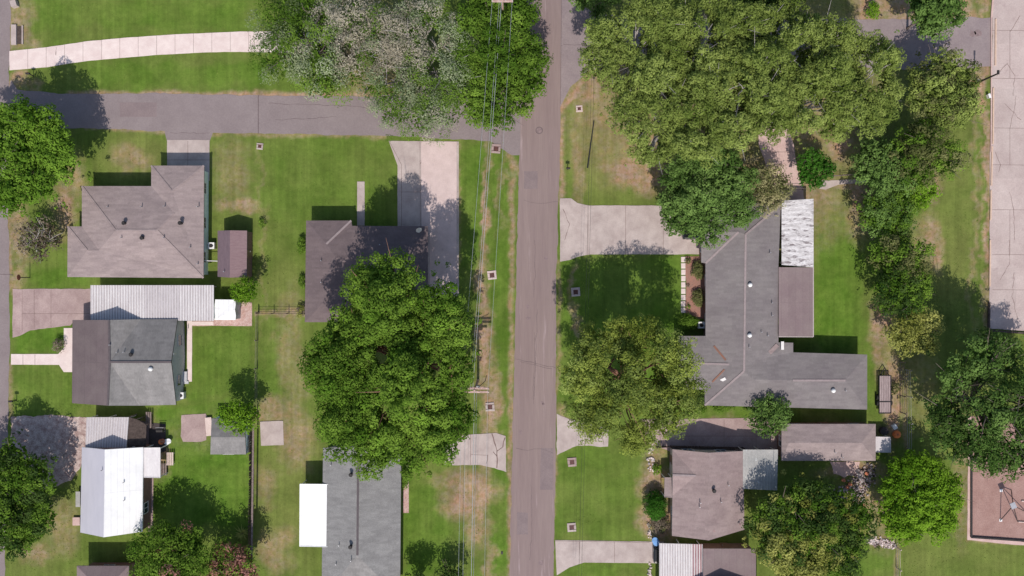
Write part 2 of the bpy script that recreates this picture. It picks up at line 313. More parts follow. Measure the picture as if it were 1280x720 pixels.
    def rng(x, a, b_, c, d):
        r = t.nodes.new('ShaderNodeMapRange'); r.inputs[1].default_value = a; r.inputs[2].default_value = b_; r.inputs[3].default_value = c; r.inputs[4].default_value = d; t.links.new(x, r.inputs[0]); return r.outputs[0]
    def mix(f, a, b_):
        x = t.nodes.new('ShaderNodeMix'); x.data_type = 'RGBA'
        for k, q in ((0, f), (6, a), (7, b_)):
            if isinstance(q, tuple): x.inputs[k].default_value = (*q, 1)
            else: t.links.new(q, x.inputs[k])
        return x.outputs[2]
    def attr(n):
        a = t.nodes.new('ShaderNodeAttribute'); a.attribute_name = n; return a.outputs['Fac']
    def math_(op, a, b_):
        x = t.nodes.new('ShaderNodeMath'); x.operation = op
        for k, q in ((0, a), (1, b_)):
            if isinstance(q, (int, float)): x.inputs[k].default_value = q
            else: t.links.new(q, x.inputs[k])
        return x.outputs[0]
    base = mix(rng(noise(.22), .4, .6, 0, 1), (.106,.160,.028), (.140,.185,.040))
    base = mix(attr('lush'), base, mix(rng(noise(.4), .38, .62, 0, 1), (.080,.158,.017), (.114,.190,.027)))
    base = mix(attr('dry'), base, (.185,.195,.060))
    dn = math_('MULTIPLY', attr('dirt'), rng(noise(2.2, 6), .3, .6, .45, 1.25))
    base = mix(dn, base, mix(rng(noise(1.1, 5), .4, .6, 0, 1), (.40,.235,.15), (.36,.26,.19)))
    sc1 = t.nodes.new('ShaderNodeVectorMath'); sc1.operation = 'SCALE'; t.links.new(base, sc1.inputs[0])
    f = math_('MULTIPLY', rng(noise(5, 4, None, .75), .3, .7, .90, 1.1), rng(noise(1.2, 3, (1.4, .05, 1)), .35, .65, .90, 1.10))
    f = math_('MULTIPLY', f, rng(noise(1.6, 5), .3, .7, .90, 1.10)); f = math_('MULTIPLY', f, rng(noise(.33, 3), .35, .65, .86, 1.12))
    t.links.new(f, sc1.inputs['Scale']); t.links.new(sc1.outputs[0], b.inputs['Base Color'])
    bp = t.nodes.new('ShaderNodeBump'); bp.inputs['Strength'].default_value = .5; bp.inputs['Distance'].default_value = .06; t.links.new(noise(9, 3), bp.inputs['Height']); t.links.new(bp.outputs[0], b.inputs['Normal'])
    me.materials.append(m)
    o = bpy.data.objects.new('ground', me); COL.objects.link(o); tag(o, 'mown green lawns with dry and bare patches', None, None, 'structure')
build_ground()
# ------------------------------------------------------------------ slabs
def wobbly(pts, wob, step=.5, seed=1):
    out = []
    n = len(pts)
    for i in range(n):
        a = Vector((*pts[i][:2], 0)); b = Vector((*pts[(i + 1) % n][:2], 0)); d = b - a; k = max(1, int(d.length / step)); nr = Vector((-d.y, d.x, 0)).normalized()
        for j in range(k):
            p = a + d * j / k
            o = 0 if (wob == 0) else (float(fbm(np.array(p.x), np.array(p.y), 1.6, seed + 40)) - .5) * 2 * wob + random.uniform(-.25, .25) * wob
            if j == 0: o = 0
            out.append(p + nr * o)
    return out
def g(px, py): return P(px, py, 0)
def slab(name, pts, z, m, label, wob=.06, joints=(), cracks=(), th=.12, kind='structure', jm='joint', cat=None, group=None, jw=.045, cw=.06, step=.5):
    b = MB(); q = wobbly([g(*p) for p in pts], wob, step); b.prism(q, z - th, z)
    for a, c in joints:
        A = g(*a); C = g(*c); b.bar((A.x, A.y, z + .001), (C.x, C.y, z + .001), jw, .006, 1)
    for cr in cracks:
        pl = [g(*p) for p in cr]; pts2 = []
        for i in range(len(pl) - 1):
            k = max(1, int((pl[i + 1] - pl[i]).length / .5))
            for j in range(k): pts2.append(pl[i].lerp(pl[i + 1], j / k) + Vector((random.uniform(-.08, .08), random.uniform(-.08, .08), 0)))
        pts2.append(pl[-1])
        for i in range(len(pts2) - 1): b.bar((pts2[i].x, pts2[i].y, z + .001), (pts2[i + 1].x, pts2[i + 1].y, z + .001), cw * random.uniform(.6, 1.3), .006, 1)
    o = b.build(name, [M[m], M[jm]], merge=False); tag(o, label, cat, group, kind); return o
# roads
slab('road', [(652,-120),(654,0),(650,180),(645,360),(641,540),(637,720),(634,900),(690,900),(692,720),(695,540),(695,360),(700,180),(702,0),(704,-120)], .03, 'road', 'straight asphalt road running down the middle', .14,
     joints=[((702,0),(700.5,130))], cracks=[((672,385),(670,430),(667,500)),((644,448),(695,460))], jm='seam', cw=.05)
slab('road', [(-400,118),(10,112),(14,100),(22,112),(88,117.5),(200,117),(320,119),(600,122),(655,118),(655,195),(640,194),(612,176),(480,170),(320,166.5),(266,166),(262,177),(209,177),(206,164),(108,160.5),(14,162),(10,172),(-400,172)], .022, 'side', 'side street joining the road from the left', .16,
     joints=[((323,119),(323,167))], jw=.11, cracks=[((335,129),(440,133)),((440,133),(478,137)),((212,166),(262,166)),((344,150),(420,146))], jm='seam', cw=.05)
slab('road', [(-400,-200),(13,-200),(13,40),(11,110),(10,262),(12,360),(12,460),(10,540),(6,720),(0,900),(-400,900)], .014, 'side', 'street running down the left edge', .14, cracks=[((0,343),(16,344)),], jm='seam', cw=.07)
slab('road', [(698,-60),(716,-60),(718,0),(745,18),(900,22),(1100,24),(1165,22),(1239,22),(1239,83),(1165,88),(1000,80),(770,78),(736,88),(712,110),(700,135)], .016, 'patch', 'side street running right under the pines', .2, cracks=[((702,56),(738,56))], jm='seam', cw=.05)
# driveways, paths and slabs
def jl(xs, f): return [((x, f(x)[0]), (x, f(x)[1])) for x in xs]
def pathf(x):
    tx = [12, 60, 110, 160, 220, 300, 345, 480]; top = [64, 59, 51.5, 47, 43, 39.5, 39.5, 44]; bx = [12, 60, 100, 140, 192, 277, 345, 480]; bot = [88, 84, 77, 73.5, 69, 64.5, 65.5, 70]
    return np.interp(x, tx, top), np.interp(x, bx, bot)
px_ = [12, 35, 60, 85, 110, 135, 160, 190, 220, 260, 300, 345, 400, 430]
slab('path', [(x, pathf(x)[0]) for x in px_] + [(x, pathf(x)[1]) for x in px_[::-1]], .05, 'walkc', 'pale jointed concrete path curving across the top lawn', .03, joints=jl(range(35, 425, 23), pathf), cracks=[((70,59),(70,69))], jw=.035)
slab('driveway', [(209,175),(262,175),(262,226),(209,226)], .05, 'conc', 'short concrete driveway of the taupe hipped house', .03, joints=[((209,200),(262,200)),((235,176),(235,210))])
slab('driveway', [(486,176),(573.5,177),(573.5,372),(535,372),(535,290),(497,290),(497,207)], .05, 'conc', 'wide concrete driveway beside the dark brown house', .03, joints=[((502,206),(502,284)),((525,177),(525.5,284)),((487,177),(502,206)),((571,177),(571,370)),((502,240),(573,240)),((527,205),(527,284))], cracks=[((536,180),(545,215)),((525,204),(538,188))])
slab('driveway', [(526.5,177),(571,177),(571,371),(537,371),(537,288),(527,288)], .056, 'walkd', 'newer pale concrete panel of the wide driveway', .01, step=5)
slab('path', [(446.5,227),(455.8,227),(455.8,282),(446.5,282)], .05, 'conc', 'narrow front walk up to the dark brown house', .02)
slab('driveway', [(700,248),(714,248),(722,254),(737,257),(880,257),(880,318),(738,318),(722,321),(712,325),(700,327)], .05, 'conc', 'broad concrete driveway of the long ranch house', .05, joints=[((735,257),(735,319)),((782,257),(782,318)),((829,257),(829,318))], cracks=[((703,262),(712,280),(706,300))])
slab('driveway', [(556,545),(620,541),(632,545),(633,590),(618,585),(600,581),(556,581)], .05, 'conc', 'cracked concrete drive beneath the power lines', .08, joints=[((588,543),(588,581)),((589,568),(610,569))], jw=.05,
     cracks=[((615,541),(618,552),(621,563),(621,585)),((632,547),(628,558),(621,564)),((610,569),(608,580)),((617,565),(621,570))], cw=.12)
slab('driveway', [(696,517),(712,524),(760,535),(760,558),(722,557),(710,562),(696,569)], .045, 'conc', 'broken pale drive apron under the olive tree', .15)
slab('driveway', [(694,675),(812,677),(830,677),(830,704),(730,703),(712,709),(696,719)], .05, 'conc', 'bottom driveway leading to the corrugated carport', .04, joints=[((694,676),(812,678)),((724,677),(724,704)),((768,677),(768,703))])
slab('driveway', [(800,524),(985,522),(985,566),(842,566),(800,550)], .045, 'oldc', 'concrete drive between the ranch house and the reddish house', .05, joints=[((850,545),(980,545)),((905,524),(905,564)),((945,524),(945,564))])
slab('driveway', [(950,150),(985,160),(992,180),(996,210),(1004,238),(1006,262),(965,262),(960,215),(948,180)], .045, 'pinkc', 'pinkish drive behind the ranch house under the pines', .1, joints=[((958,190),(993,190)),((975,232),(1002,232)),((985,232),(986,250))])
slab('driveway', [(16,361),(126,361),(126,402),(93,401),(88,407),(60,410),(38,413),(24,420),(16,422)], .045, 'oldc', 'brownish concrete driveway leading to the long corrugated carport', .08, joints=[((43,362),(43,411)),((64,362),(64,409)),((28,392),(112,392)),((28,362),(28,416))])
slab('path', [(14,442.5),(73,442.5),(80,435),(80,410),(91,410),(91,465),(80,465),(74,456),(14,455.8)], .05, 'walkc', 'pale front walk with a splayed end at the grey house', .02, joints=[((44,443),(44,456)),((29,443),(29,456))])
slab('gravel_yard', [(14,521),(60,519),(112,522),(112,560),(104,575),(90,600),(60,612),(14,606)], .03, 'gravel', 'rough gravel parking area beside the shed carport', .25, step=.3)
slab('path', [(234,401),(240.3,401),(240,477),(234,477)], .05, 'walkc', 'narrow concrete strip beside the back wall of the grey house', .02)
slab('patio', [(266,400),(315,379),(315,407.5),(240,407.5),(240,401.5)], .045, 'brickp', 'brick patio strip beside the white shed', .05)
slab('patio', [(300,377),(314.5,378),(314.5,402),(300,402)], .055, 'brickp', 'small brick terrace right of the white shed', .06)
slab('path', [(240,402),(267,402),(267,406.5),(240,406.5)], .06, 'walkc', 'pale concrete edge of the lawn behind the carport', .02)
slab('pad', [(227,519),(257,517),(260,522),(258,550),(252,552),(229,552),(226,545)], .05, 'oldc', 'reddish concrete pad left of the grey shed', .06)
slab('pad', [(325.5,527),(354,526),(355,556),(326.5,557)], .08, 'conc', 'square pale concrete pad behind the wooden fence', .04)
slab('path', [(504,570),(511,570),(511,641),(504,641)], .05, 'brickp', 'brick walk along the charcoal roofed house', .03)
slab('mulch_bed', [(857,320),(884,320),(884,398),(868,398),(857,392)], .035, 'mulch', 'reddish mulch bed in front of the ranch house', .12)
slab('path', [(1026,226),(1072,224),(1090,224),(1090,228),(1072,229),(1048,231),(1032,237),(1024,236)], .045, 'conc', 'thin curved walk across the ranch back yard', .04)
slab('parking_slab', [(1240,-80),(1420,-80),(1420,414),(1290,414),(1236,411),(1237,330),(1237,200),(1240,60)], .06, 'lotc', 'large cracked concrete slab at the right edge', .07, joints=[((1240,y),(1420,y + 2)) for y in (38,98,160,206,262,318,362)] + [((1262,y0),(1262,y1)) for y0, y1 in ((38,98),(160,206),(262,318))],
     cracks=[((1243,190),(1251,206),(1248,215)),((1262,240),(1267,268),(1268,300)),((1245,95),(1258,80),(1268,95),(1266,120)),((1250,350),(1262,330),(1261,300)),((1270,120),(1262,160)),((1275,20),(1262,40)),((1268,340),(1265,370),(1272,400)),((1255,130),(1276,150))], cw=.05, th=.2)
slab('playground_mulch', [(1213.5,520),(1320,520),(1320,680),(1280,677),(1213.5,671)], .03, 'play', 'reddish mulch of the playground at the lower right', .05)
slab('path', [(1210,520),(1213.5,520),(1213.5,671.5),(1280,677.5),(1330,680),(1330,684),(1270,681),(1209,675)], .04, 'pinkc', 'thin pale border around the playground mulch', .05)
# road details
for (x, y, lb) in ((674,163,'round manhole cover in the asphalt by the junction'),):
    root = empty('manhole', P(x, y), lb, 'manhole cover')
    b = MB(); b.cyl(P(x, y, .0), .36, .036, 20); b.build('cover', M['stain_shade'], root)
    b = MB(); b.cyl(P(x, y, .0), .46, .033, 20); b.build('ring', M['seam'], root)
for k_, (pts_, lb_) in enumerate((([(655,214),(672,214),(672,236),(655,236)],'slightly darker rectangular patch on the main road below the junction'),([(676,560),(692,560),(691,612),(675,612)],'long asphalt patch on the right lane near the bottom'),([(150,128),(196,128),(196,146),(150,146)],'asphalt patch on the side street at upper left'),([(646,640),(660,641),(660,668),(646,668)],'asphalt patch on the left lane near the bottom'))):
    slab('road_patch', pts_, .034 if k_ != 2 else .027, 'roadp', lb_, .06, th=.02)
b = MB()
for pl_ in ([(668,415),(668.5,440),(667,470),(667,505)],[(650,452),(662,455),(690,461)],[(668,300),(669,340),(667,372)],[(645,560),(660,563),(676,561),(691,566)],[(664,600),(665,650),(662,700)],[(676,20),(677,70),(675,120)],[(655,250),(670,254),(697,252)]):
    for i_ in range(len(pl_) - 1):
        A_ = P(*pl_[i_]); C_ = P(*pl_[i_ + 1]); k_ = max(1, int((C_ - A_).length / .6)); pr_ = A_
        for j_ in range(1, k_ + 1):
            q_ = A_.lerp(C_, j_ / k_) + (Vector((random.uniform(-.1, .1), random.uniform(-.1, .1), 0)) if j_ < k_ else Vector((0, 0, 0))); b.bar((pr_.x, pr_.y, .033), (q_.x, q_.y, .033), random.uniform(.02, .05), .006); pr_ = q_
tag(b.build('road_cracks', M['seam'], merge=False), 'thin sealed cracks in the main road', None, None, 'structure')
b = MB()
for (x, y, s) in ((660,383,.3),(660,398,.35),(682,323,.3),(678,503,.25),(676,703,.45),(651,540,.3),(679,505,.2),(1222,41,.55),(1216,42,.5)):
    p = P(x, y); b.prism([(p.x + s * random.uniform(.5, 1.1) * math.cos(a * .7), p.y + s * random.uniform(.5, 1.1) * math.sin(a * .7)) for a in range(9)], .0, .034)
tag(b.build('road_stains', M['stain_shade'], merge=False), 'dark oil stains on the asphalt', None, None, 'structure')
# ------------------------------------------------------------------ drains / small ground things
def drain(x, y, s, label):
    root = empty('drain_inlet', P(x, y), label, 'drain', 'square drain inlets in the verges')
    b = MB(); p = P(x, y); h = s / 2; t_ = s * .24
    rz = random.uniform(-.12, .12); ca, sa = math.cos(rz), math.sin(rz)
    for dx, dy, sx, sy in ((0, h - t_ / 2, s, t_), (0, -h + t_ / 2, s, t_), (h - t_ / 2, 0, t_, s - 2 * t_), (-h + t_ / 2, 0, t_, s - 2 * t_)):
        b.box((p.x + dx * ca - dy * sa, p.y + dx * sa + dy * ca, .05), (sx * random.uniform(.94, 1.03), sy * random.uniform(.8, 1.05), .12), rz)
    b.build('collar', M[random.choice(('conc', 'walkd', 'oldc', 'conc'))], root)
    b = MB()
    b.box((p.x, p.y, .02), (s * .54, s * .54, .02), rz, mi=0)
    for k in range(4): b.box((p.x - s * .2 + k * s * .133, p.y, .045), (s * .03, s * .52, .03), mi=1)
    b.build('grate', [M['dark'], M['redsign']], root)
for a in ((325,183,.8,'small drain inlet on the lawn below the side street'),(620,186,1.15,'drain inlet at the street corner under the power lines'),(615,344,1.1,'drain inlet on the left verge halfway up the road'),(612.5,508.5,1.1,'drain inlet beside the utility pole'),
          (719.5,365,1.1,'drain inlet on the right verge below the broad driveway'),(715,577.5,1.1,'upper drain inlet on the square right lawn'),(714.5,659,1.1,'lower drain inlet on the square right lawn'),(724,136,.8,'worn drain inlet near the pines on the right verge')): drain(*a)
root = empty('culvert', P(22, 44), 'concrete culvert headwall with dark opening at the upper left street', 'culvert')
b = MB(); p = P(18.5, 44); b.box((p.x, p.y, .12), (.65, 2.5, .3)); p = P(29, 44); b.box((p.x, p.y, .1), (.15, 2.3, .22)); b.build('headwall', M['conc'], root)
b = MB(); p = P(25, 44); b.box((p.x, p.y, .03), (.65, 2.2, .06)); b.build('opening', M['woodd'], root)
# stepping stones
for k in range(9):
    b = MB(); p = P(854, 324.5 + k * 7.9); b.prism([(p.x + a * .27 + random.uniform(-.02, .02), p.y + c * .33) for a, c in ((-1, -1), (1, -1), (1, 1), (-1, 1))], -.05, .07)
    tag(b.build('stepping_stone', M['walkc']), 'square pale stepping stone in the row beside the mulch bed', 'paver', 'stepping stones by the mulch bed')
# ------------------------------------------------------------------ roofs and houses
def inset(poly, d):
    """inset a simple polygon (list of Vectors, xy) by d"""
    n = len(poly); ar = sum(poly[i].x * poly[(i + 1) % n].y - poly[(i + 1) % n].x * poly[i].y for i in range(n)); s = 1 if ar > 0 else -1; out = []
    for i in range(n):
        a, b, c = poly[i - 1], poly[i], poly[(i + 1) % n]
        d1 = Vector((b.x - a.x, b.y - a.y)).normalized(); d2 = Vector((c.x - b.x, c.y - b.y)).normalized()
        n1 = Vector((-d1.y, d1.x)) * s; n2 = Vector((-d2.y, d2.x)) * s; k = 1 + n1.dot(n2)
        q = (n1 + n2) * (d / max(k, .3)); out.append(Vector((b.x + q.x, b.y + q.y, b.z)))
    return out
def roof_mesh(V, faces, th=.18):
    """V name->(px,py,h); faces list of (names, mat index). Returns MB with a closed roof and boundary loop"""
    W = {k: P(*v) for k, v in V.items()}; b = MB(); edges = {}
    tris = {}
    from mathutils.geometry import tessellate_polygon
    for f, mi in faces:
        pts = [W[k] for k in f]; tt = tessellate_polygon([[Vector((p.x, p.y, 0)) for p in pts]]); tris[f] = tt
        for q in tt: b.face([pts[i] for i in q], mi)
        for i in range(len(f)): edges[(f[i], f[(i + 1) % len(f)])] = mi
    bd = {}
    for (a, c) in edges:
        if (c, a) not in edges: bd[a] = c
    start = next(iter(bd)); loop = [start]
    while bd[loop[-1]] != start:
        loop.append(bd[loop[-1]])
        if len(loop) > 200: raise RuntimeError('roof loop')
    lo = {k: W[k] - Vector((0, 0, th)) for k in W}
    nm = max(m for _, m in faces) + 1
    for i in range(len(loop)):
        a, c = loop[i], loop[(i + 1) % len(loop)]; b.face([W[a], lo[a], lo[c], W[c]], nm)
    for f, mi in faces:
        for q in tris[f]: b.face([lo[f[i]] for i in q][::-1], nm)
    return b, [W[k] for k in loop], W
def cap_strip(b, a, c, wd=.24, mi=0, lift=.02):
    a = Vector(a) + Vector((0, 0, lift)); c = Vector(c) + Vector((0, 0, lift)); b.bar(a, c, wd, .04, mi)
def windows_on(root, loop, wallmat_trim='trimw', every=3.4, doors=(), min_len=2.6, h0=.95, h1=2.05):
    n = len(loop); ar = sum(loop[i].x * loop[(i + 1) % n].y - loop[(i + 1) % n].x * loop[i].y for i in range(n)); s = 1 if ar > 0 else -1
    for i in range(n):
        a = loop[i]; c = loop[(i + 1) % n]; d = Vector((c.x - a.x, c.y - a.y, 0)); Ln = d.length
        if Ln < min_len: continue
        d.normalize(); nr = Vector((d.y, -d.x, 0)) * s; k = max(1, int(Ln / every)); rot = Matrix((d, nr, Vector((0, 0, 1)))).transposed()
        for j in range(k):
            p = Vector((a.x, a.y, 0)) + d * Ln * (j + .5) / k
            if i in doors and j == k // 2:
                b = MB(); b.box(p + nr * .03 + Vector((0, 0, 1.03)), (.95, .08, 2.06), rot=rot); dr = b.build('door', M['door'], root)
                b = MB(); b.box(p + nr * .1 + d * .35 + Vector((0, 0, 1.0)), (.12, .06, .05), rot=rot); b.build('handle', M['metal'], dr); continue
            b = MB(); z = (h0 + h1) / 2; ww = min(1.3, Ln / k * .5); hh = h1 - h0
            for dx, dz, sx, sz in ((0, hh / 2, ww + .12, .07), (0, -hh / 2, ww + .12, .07), (ww / 2, 0, .07, hh - .07), (-ww / 2, 0, .07, hh - .07), (0, 0, .04, hh - .07)):
                b.box(p + nr * .03 + d * dx + Vector((0, 0, z + dz)), (sx, .09, sz), rot=rot)
            wn = b.build('window', M[wallmat_trim], root)
            b = MB(); b.box(p + nr * .012 + Vector((0, 0, z)), (ww - .06, .03, hh - .06), rot=rot); b.build('pane', M['glass'], wn)
def vent(roof, x, y, h, kind='pipe'):
    b = MB(); p = P(x, y, h)
    if kind == 'pipe':
        b.cyl(p - Vector((0, 0, .2)), .055, .65, 8); b.build('vent_pipe', M['metal'], roof)
        return
    if kind == 'dark':
        b.cyl(p - Vector((0, 0, .25)), .17, .6, 12); b.cyl(p + Vector((0, 0, .35)), .25, .12, 12, .18); b.build('roof_vent', M['dark'], roof)
    if kind == 'turbine':
        b.cyl(p - Vector((0, 0, .3)), .15, .5, 12); b.dome(p + Vector((0, 0, .18)), .28, .3, 12); b.build('turbine_vent', M['white'], roof, smooth=True)
def house(name, V, faces, mats, label, cat, wall='cream', ov=.42, caps=(), capmat='cap', vents=(), wins=True, doors=(), group=None, th=.18, trim='trim', sink=.1, every=3.4, min_len=2.6, valleys=(), pitch=1.0, wtrim='trimw'):
    if pitch != 1: V = {k: (v[0], v[1], 2.7 + (v[2] - 2.7) * pitch if v[2] > 2.7 else v[2]) for k, v in V.items()}; vents = [(v[0], v[1], 2.7 + max(0, v[2] - 2.7) * pitch, v[3]) for v in vents]
    b, loop, W = roof_mesh(V, faces, th)
    cx = sum(p.x for p in loop) / len(loop); cy = sum(p.y for p in loop) / len(loop)
    root = empty(name, (cx, cy, 0), label, cat, group)
    roof = b.build('roof', [M[m] for m in mats] + [M[trim]], root)
    if caps:
        for a, d in caps:
            c = MB(); cap_strip(c, W[a], W[d]); c.build('ridge_cap', M[capmat], roof, merge=False)
    if valleys:
        c = MB()
        for a, d, t0, t1, wd in valleys: cap_strip(c, W[a].lerp(W[d], t0), W[a].lerp(W[d], t1), wd, lift=.05)
        c.build('rusty_flashing', M['rust'], roof, merge=False)
    for v in vents: vent(roof, *v)
    wl = inset(loop, ov); n = len(wl); wb = MB()
    for i in range(n):
        a = wl[i]; c = wl[(i + 1) % n]; za = a.z - th - sink; zc = c.z - th - sink
        wb.face([(a.x, a.y, -.05), (c.x, c.y, -.05), (c.x, c.y, zc), (a.x, a.y, za)])
    # floor slab closes the shell
    wb.face([(p.x, p.y, -.05) for p in wl])
    wo = wb.build('wall', M[wall], root)
    if wins: windows_on(root, [Vector((p.x, p.y, 0)) for p in wl], wallmat_trim=wtrim, doors=doors, every=every, min_len=min_len)
    return root, roof, W
V = dict(a=(189,207,2.7), b=(255,207,2.7), c=(254.3,347.5,2.7), d=(84.2,346.2,2.7), e=(84.5,283,2.7), f=(102.3,283,2.7), g=(102.3,232.6,2.7), h=(189,232.6,2.7),
         i=(215,239,4.1), j=(217.6,266,4.15), k=(196.3,288,5.0), l=(144.4,288,5.0), m=(124,313,3.7), n=(109,313,3.75))
house('house', V, [(('b','a','i'),0),(('c','b','i','j','k'),0),(('d','c','k','l','m','n'),0),(('e','d','n'),0),(('f','e','n','m'),0),(('g','f','m','l'),0),(('h','g','l','k','j'),0),(('a','h','j','i'),0)], ['taupe'],
      'taupe shingled hip roof house with an L shaped wing, upper left', 'house', 'teal', .45,
      vents=((206,258,4.0,'pipe'),(247.5,258.5,3.5,'pipe'),(226,279,4.4,'dark'),(205.5,297,4.7,'pipe'),(136,259,3.5,'pipe'),(177.5,258.5,3.9,'pipe'),(156,279,4.8,'dark'),(152.5,297,4.7,'pipe'),(178.5,297.5,4.7,'dark'),(238.5,309,3.3,'pipe'),(248,330,2.9,'pipe')), doors=(1,2), pitch=.6, caps=(('k','l'),('a','i'),('b','i'),('c','k'),('l','g'),('j','k'),('e','n')), capmat='taupe')
V = dict(a=(90.5,400,2.6), b=(136,400,4.5), c=(176,399,2.7), d=(221.8,398.8,2.7), e=(214,452.5,4.8), f=(220,506,2.7), gg=(174,507,2.7), h=(134.5,507,4.5), i=(90,504,2.6), j=(137,452.5,4.7))
house('house', V, [(('b','a','i','h','j'),1),(('c','b','j'),0),(('d','c','j','e'),0),(('f','e','j','gg'),0),(('gg','j','h'),0)], ['greyr','purpler'],
      'grey roofed house whose left slope is purple brown, beside the long corrugated carport', 'house', 'greyw', .3,
      caps=(('j','e'),('b','j'),('j','h')), capmat='capd', vents=((219,442,4.0,'pipe'),(147.5,440.5,4.2,'pipe'),(156,440,4.2,'pipe'),(165,443,4.3,'dark'),(138.5,431,4.5,'pipe'),(189,461,4.5,'turbine')), doors=(3,), trim='dark', wtrim='greyw')
V = dict(a=(102.3,559,2.6), b=(130.9,562,4.3), c=(178.8,559.2,2.6), d=(178,664.7,2.6), e=(129.6,671.6,4.3), f=(100.3,665.6,2.6))
r_, roof_, W_ = house('house', V, [(('b','a','f','e'),1),(('c','b','e','d'),0)], ['white','whitegrey'], 'bright white metal roofed building in the lower left', 'house', 'brick', .12,
      vents=((155.5,602.5,3.4,'pipe'),(156,625,3.4,'pipe'),(128,587.5,4.2,'pipe')), doors=(1,), trim='white')
V = dict(a=(382.7,275.7,2.7), b=(439,275.7,2.7), b2=(440,282.3,2.7), c=(535,282.7,2.7), d=(535,362,2.7), e=(439,362,2.7), f=(438,402.7,2.7), gg=(381,402.7,2.7), r=(408,305,3.9), s=(406.5,376,3.9), t=(420,322,4.4), u=(505,322,4.4))
house('house', V, [(('b','a','r'),0),(('a','gg','s','r'),0),(('gg','f','s'),0),(('f','e','t','r','s'),0),(('e','d','u','t'),0),(('d','c','u'),0),(('c','b2','t','u'),0),(('b2','b','r','t'),0)], ['brownr'],
      'dark brown hip roof house half under the big oak', 'house', 'cream', .4, caps=(('r','b'),), vents=((402,326,3.7,'pipe'),(402,353,3.7,'pipe'),(475,306,3.8,'pipe')), doors=(5,), pitch=.5)
V = dict(a=(403.8,560,2.7), b=(447.8,555,4.5), c=(501.5,560,2.7), d=(500,702,2.7), e=(506,730,2.7), f=(506,790,2.7), gg=(402,790,2.7), h=(402.3,720,2.7), i=(446.7,694,4.5), j=(446.7,830,4.5), k=(500,745,2.7))
V = dict(a=(403.8,560,2.7), b=(447.8,558,4.5), c=(501.5,560,2.7), d=(500,748,2.7), h=(402,748,2.7), i=(446.7,694,4.5))
house('house', V, [(('b','a','h','i'),0),(('c','b','i','d'),0),(('d','i','h'),1)], ['darkgr','greyr'], 'charcoal shingled gable house with a white awning, bottom middle', 'house', 'cream', .35,
      caps=(('b','i'),), capmat='capd', vents=((439,593,4.4,'dark'),(414,581,3.2,'pipe'),(438.5,683,4.4,'dark'),(424,681,3.6,'pipe'),(439,700,4.4,'pipe'),(420.5,704.5,3.4,'pipe')), doors=(2,))
# ranch house
V = dict(sw=(881,506.7,2.7), se=(1084,512,2.7), ne=(1084,443.3,2.7), nw=(991.5,440.5,2.7), p2=(991.5,428.5,2.7), p1=(973,428,2.7), e1=(973,334,3.2), e0=(976,256,2.7), n0=(877,250,2.7), g0=(876.7,290,4.2), w0=(876.7,328,2.7), w1=(882,329,2.7), w2=(882,420,2.7),
         q0=(848,420,2.7), q1=(848,487,2.7), q2=(881,487,2.7), pr=(869,454,3.6), pe=(911.5,455.5,3.7), R0=(923,290,4.2), R1=(932,293,4.4), R2=(930,464,4.4), W1=(942,474.5,4.1), W2=(991,475.5,3.9), W3=(1056.7,475.5,3.9), v1=(961,446,3.1))
F = [(('se','W3','W2','W1','R2','sw'),0),(('ne','W3','se'),0),(('ne','nw','W2','W3'),0),(('nw','p2','p1','v1','W2'),0),(('v1','W1','W2'),0),(('p1','e1','e0','R1','R2','W1','v1'),0),
     (('e0','n0','g0','R0','R1'),0),(('g0','w0','w1','R0'),0),(('R0','w1','w2','pe','q2','sw','R2','R1'),0),(('w2','q0','pr','pe'),0),(('q0','q1','pr'),0),(('q1','q2','pe','pr'),0)]
F = [(f[::-1], m) for f, m in F]
F = [(tuple(f), m) for f, m in F]
r_, roof_r, W_ = house('house', V, F, ['ranch'], 'long grey violet ranch house with several wings and rust streaked valleys', 'house', 'brick', .4,
      caps=(('R0','w1'),('R1','R2'),('pr','pe'),('R2','sw'),('W2','W3'),('R1','e0')),
      vents=((937,356,4.2,'turbine'),(936.5,419,4.2,'turbine'),(936,433.5,4.2,'pipe'),(951,415,3.6,'pipe'),(959,419.5,3.4,'pipe'),(962,316,3.6,'pipe'),(964.5,378.5,3.4,'pipe'),(964.5,394.5,3.4,'pipe'),(1041,488,3.5,'turbine'),(1056,488,3.4,'pipe')), doors=(2, 9), every=4, pitch=.5,
      valleys=(('w2','pe',.35,.85,.22),('pe','q2',.2,.7,.18)))
b = MB(); b.bar(P(962,441,2.93), P(972,431,2.83), .5, .06); b.build('faded_red_patch', M['redr'], roof_r, merge=False)
b = MB(); b.bar(P(901,476,3.0), P(907,473,3.2), .35, .08); b.build('skylight_patch', M['trimw'], roof_r)
b = MB(); b.box(P(978,432,3.0), (.35, 1.0, .12)); b.build('gutter_box', M['trimw'], roof_r)
root = empty('patio_roof', P(994, 378), 'flat purple brown patio roof joined to the ranch house', 'patio roof')
b = MB(); b.face([P(973.3,334,3.05), P(1016,334.2,2.45), P(1016,420.4,2.45), P(973.3,420.4,3.05)][::-1]); b.face([P(973.3,334,2.93), P(1016,334.2,2.33), P(1016,420.4,2.33), P(973.3,420.4,2.93)])
b.build('roof_sheet', M['patio'], root, merge=False)
b = MB(); b.bar(P(1016.3,334.2,2.40), P(1016.3,421,2.40), .12, .18); b.bar(P(973.3,420.8,2.98), P(1016,421,2.40), .1, .16); b.build('fascia', M['trim'], root)
for yy in (345, 382, 417): b = MB(); q = P(1014, yy, 2.35); b.tube([(q.x, q.y, 0), (q.x, q.y, 2.33)], .06, 6); b.build('post', M['trimw'], root)
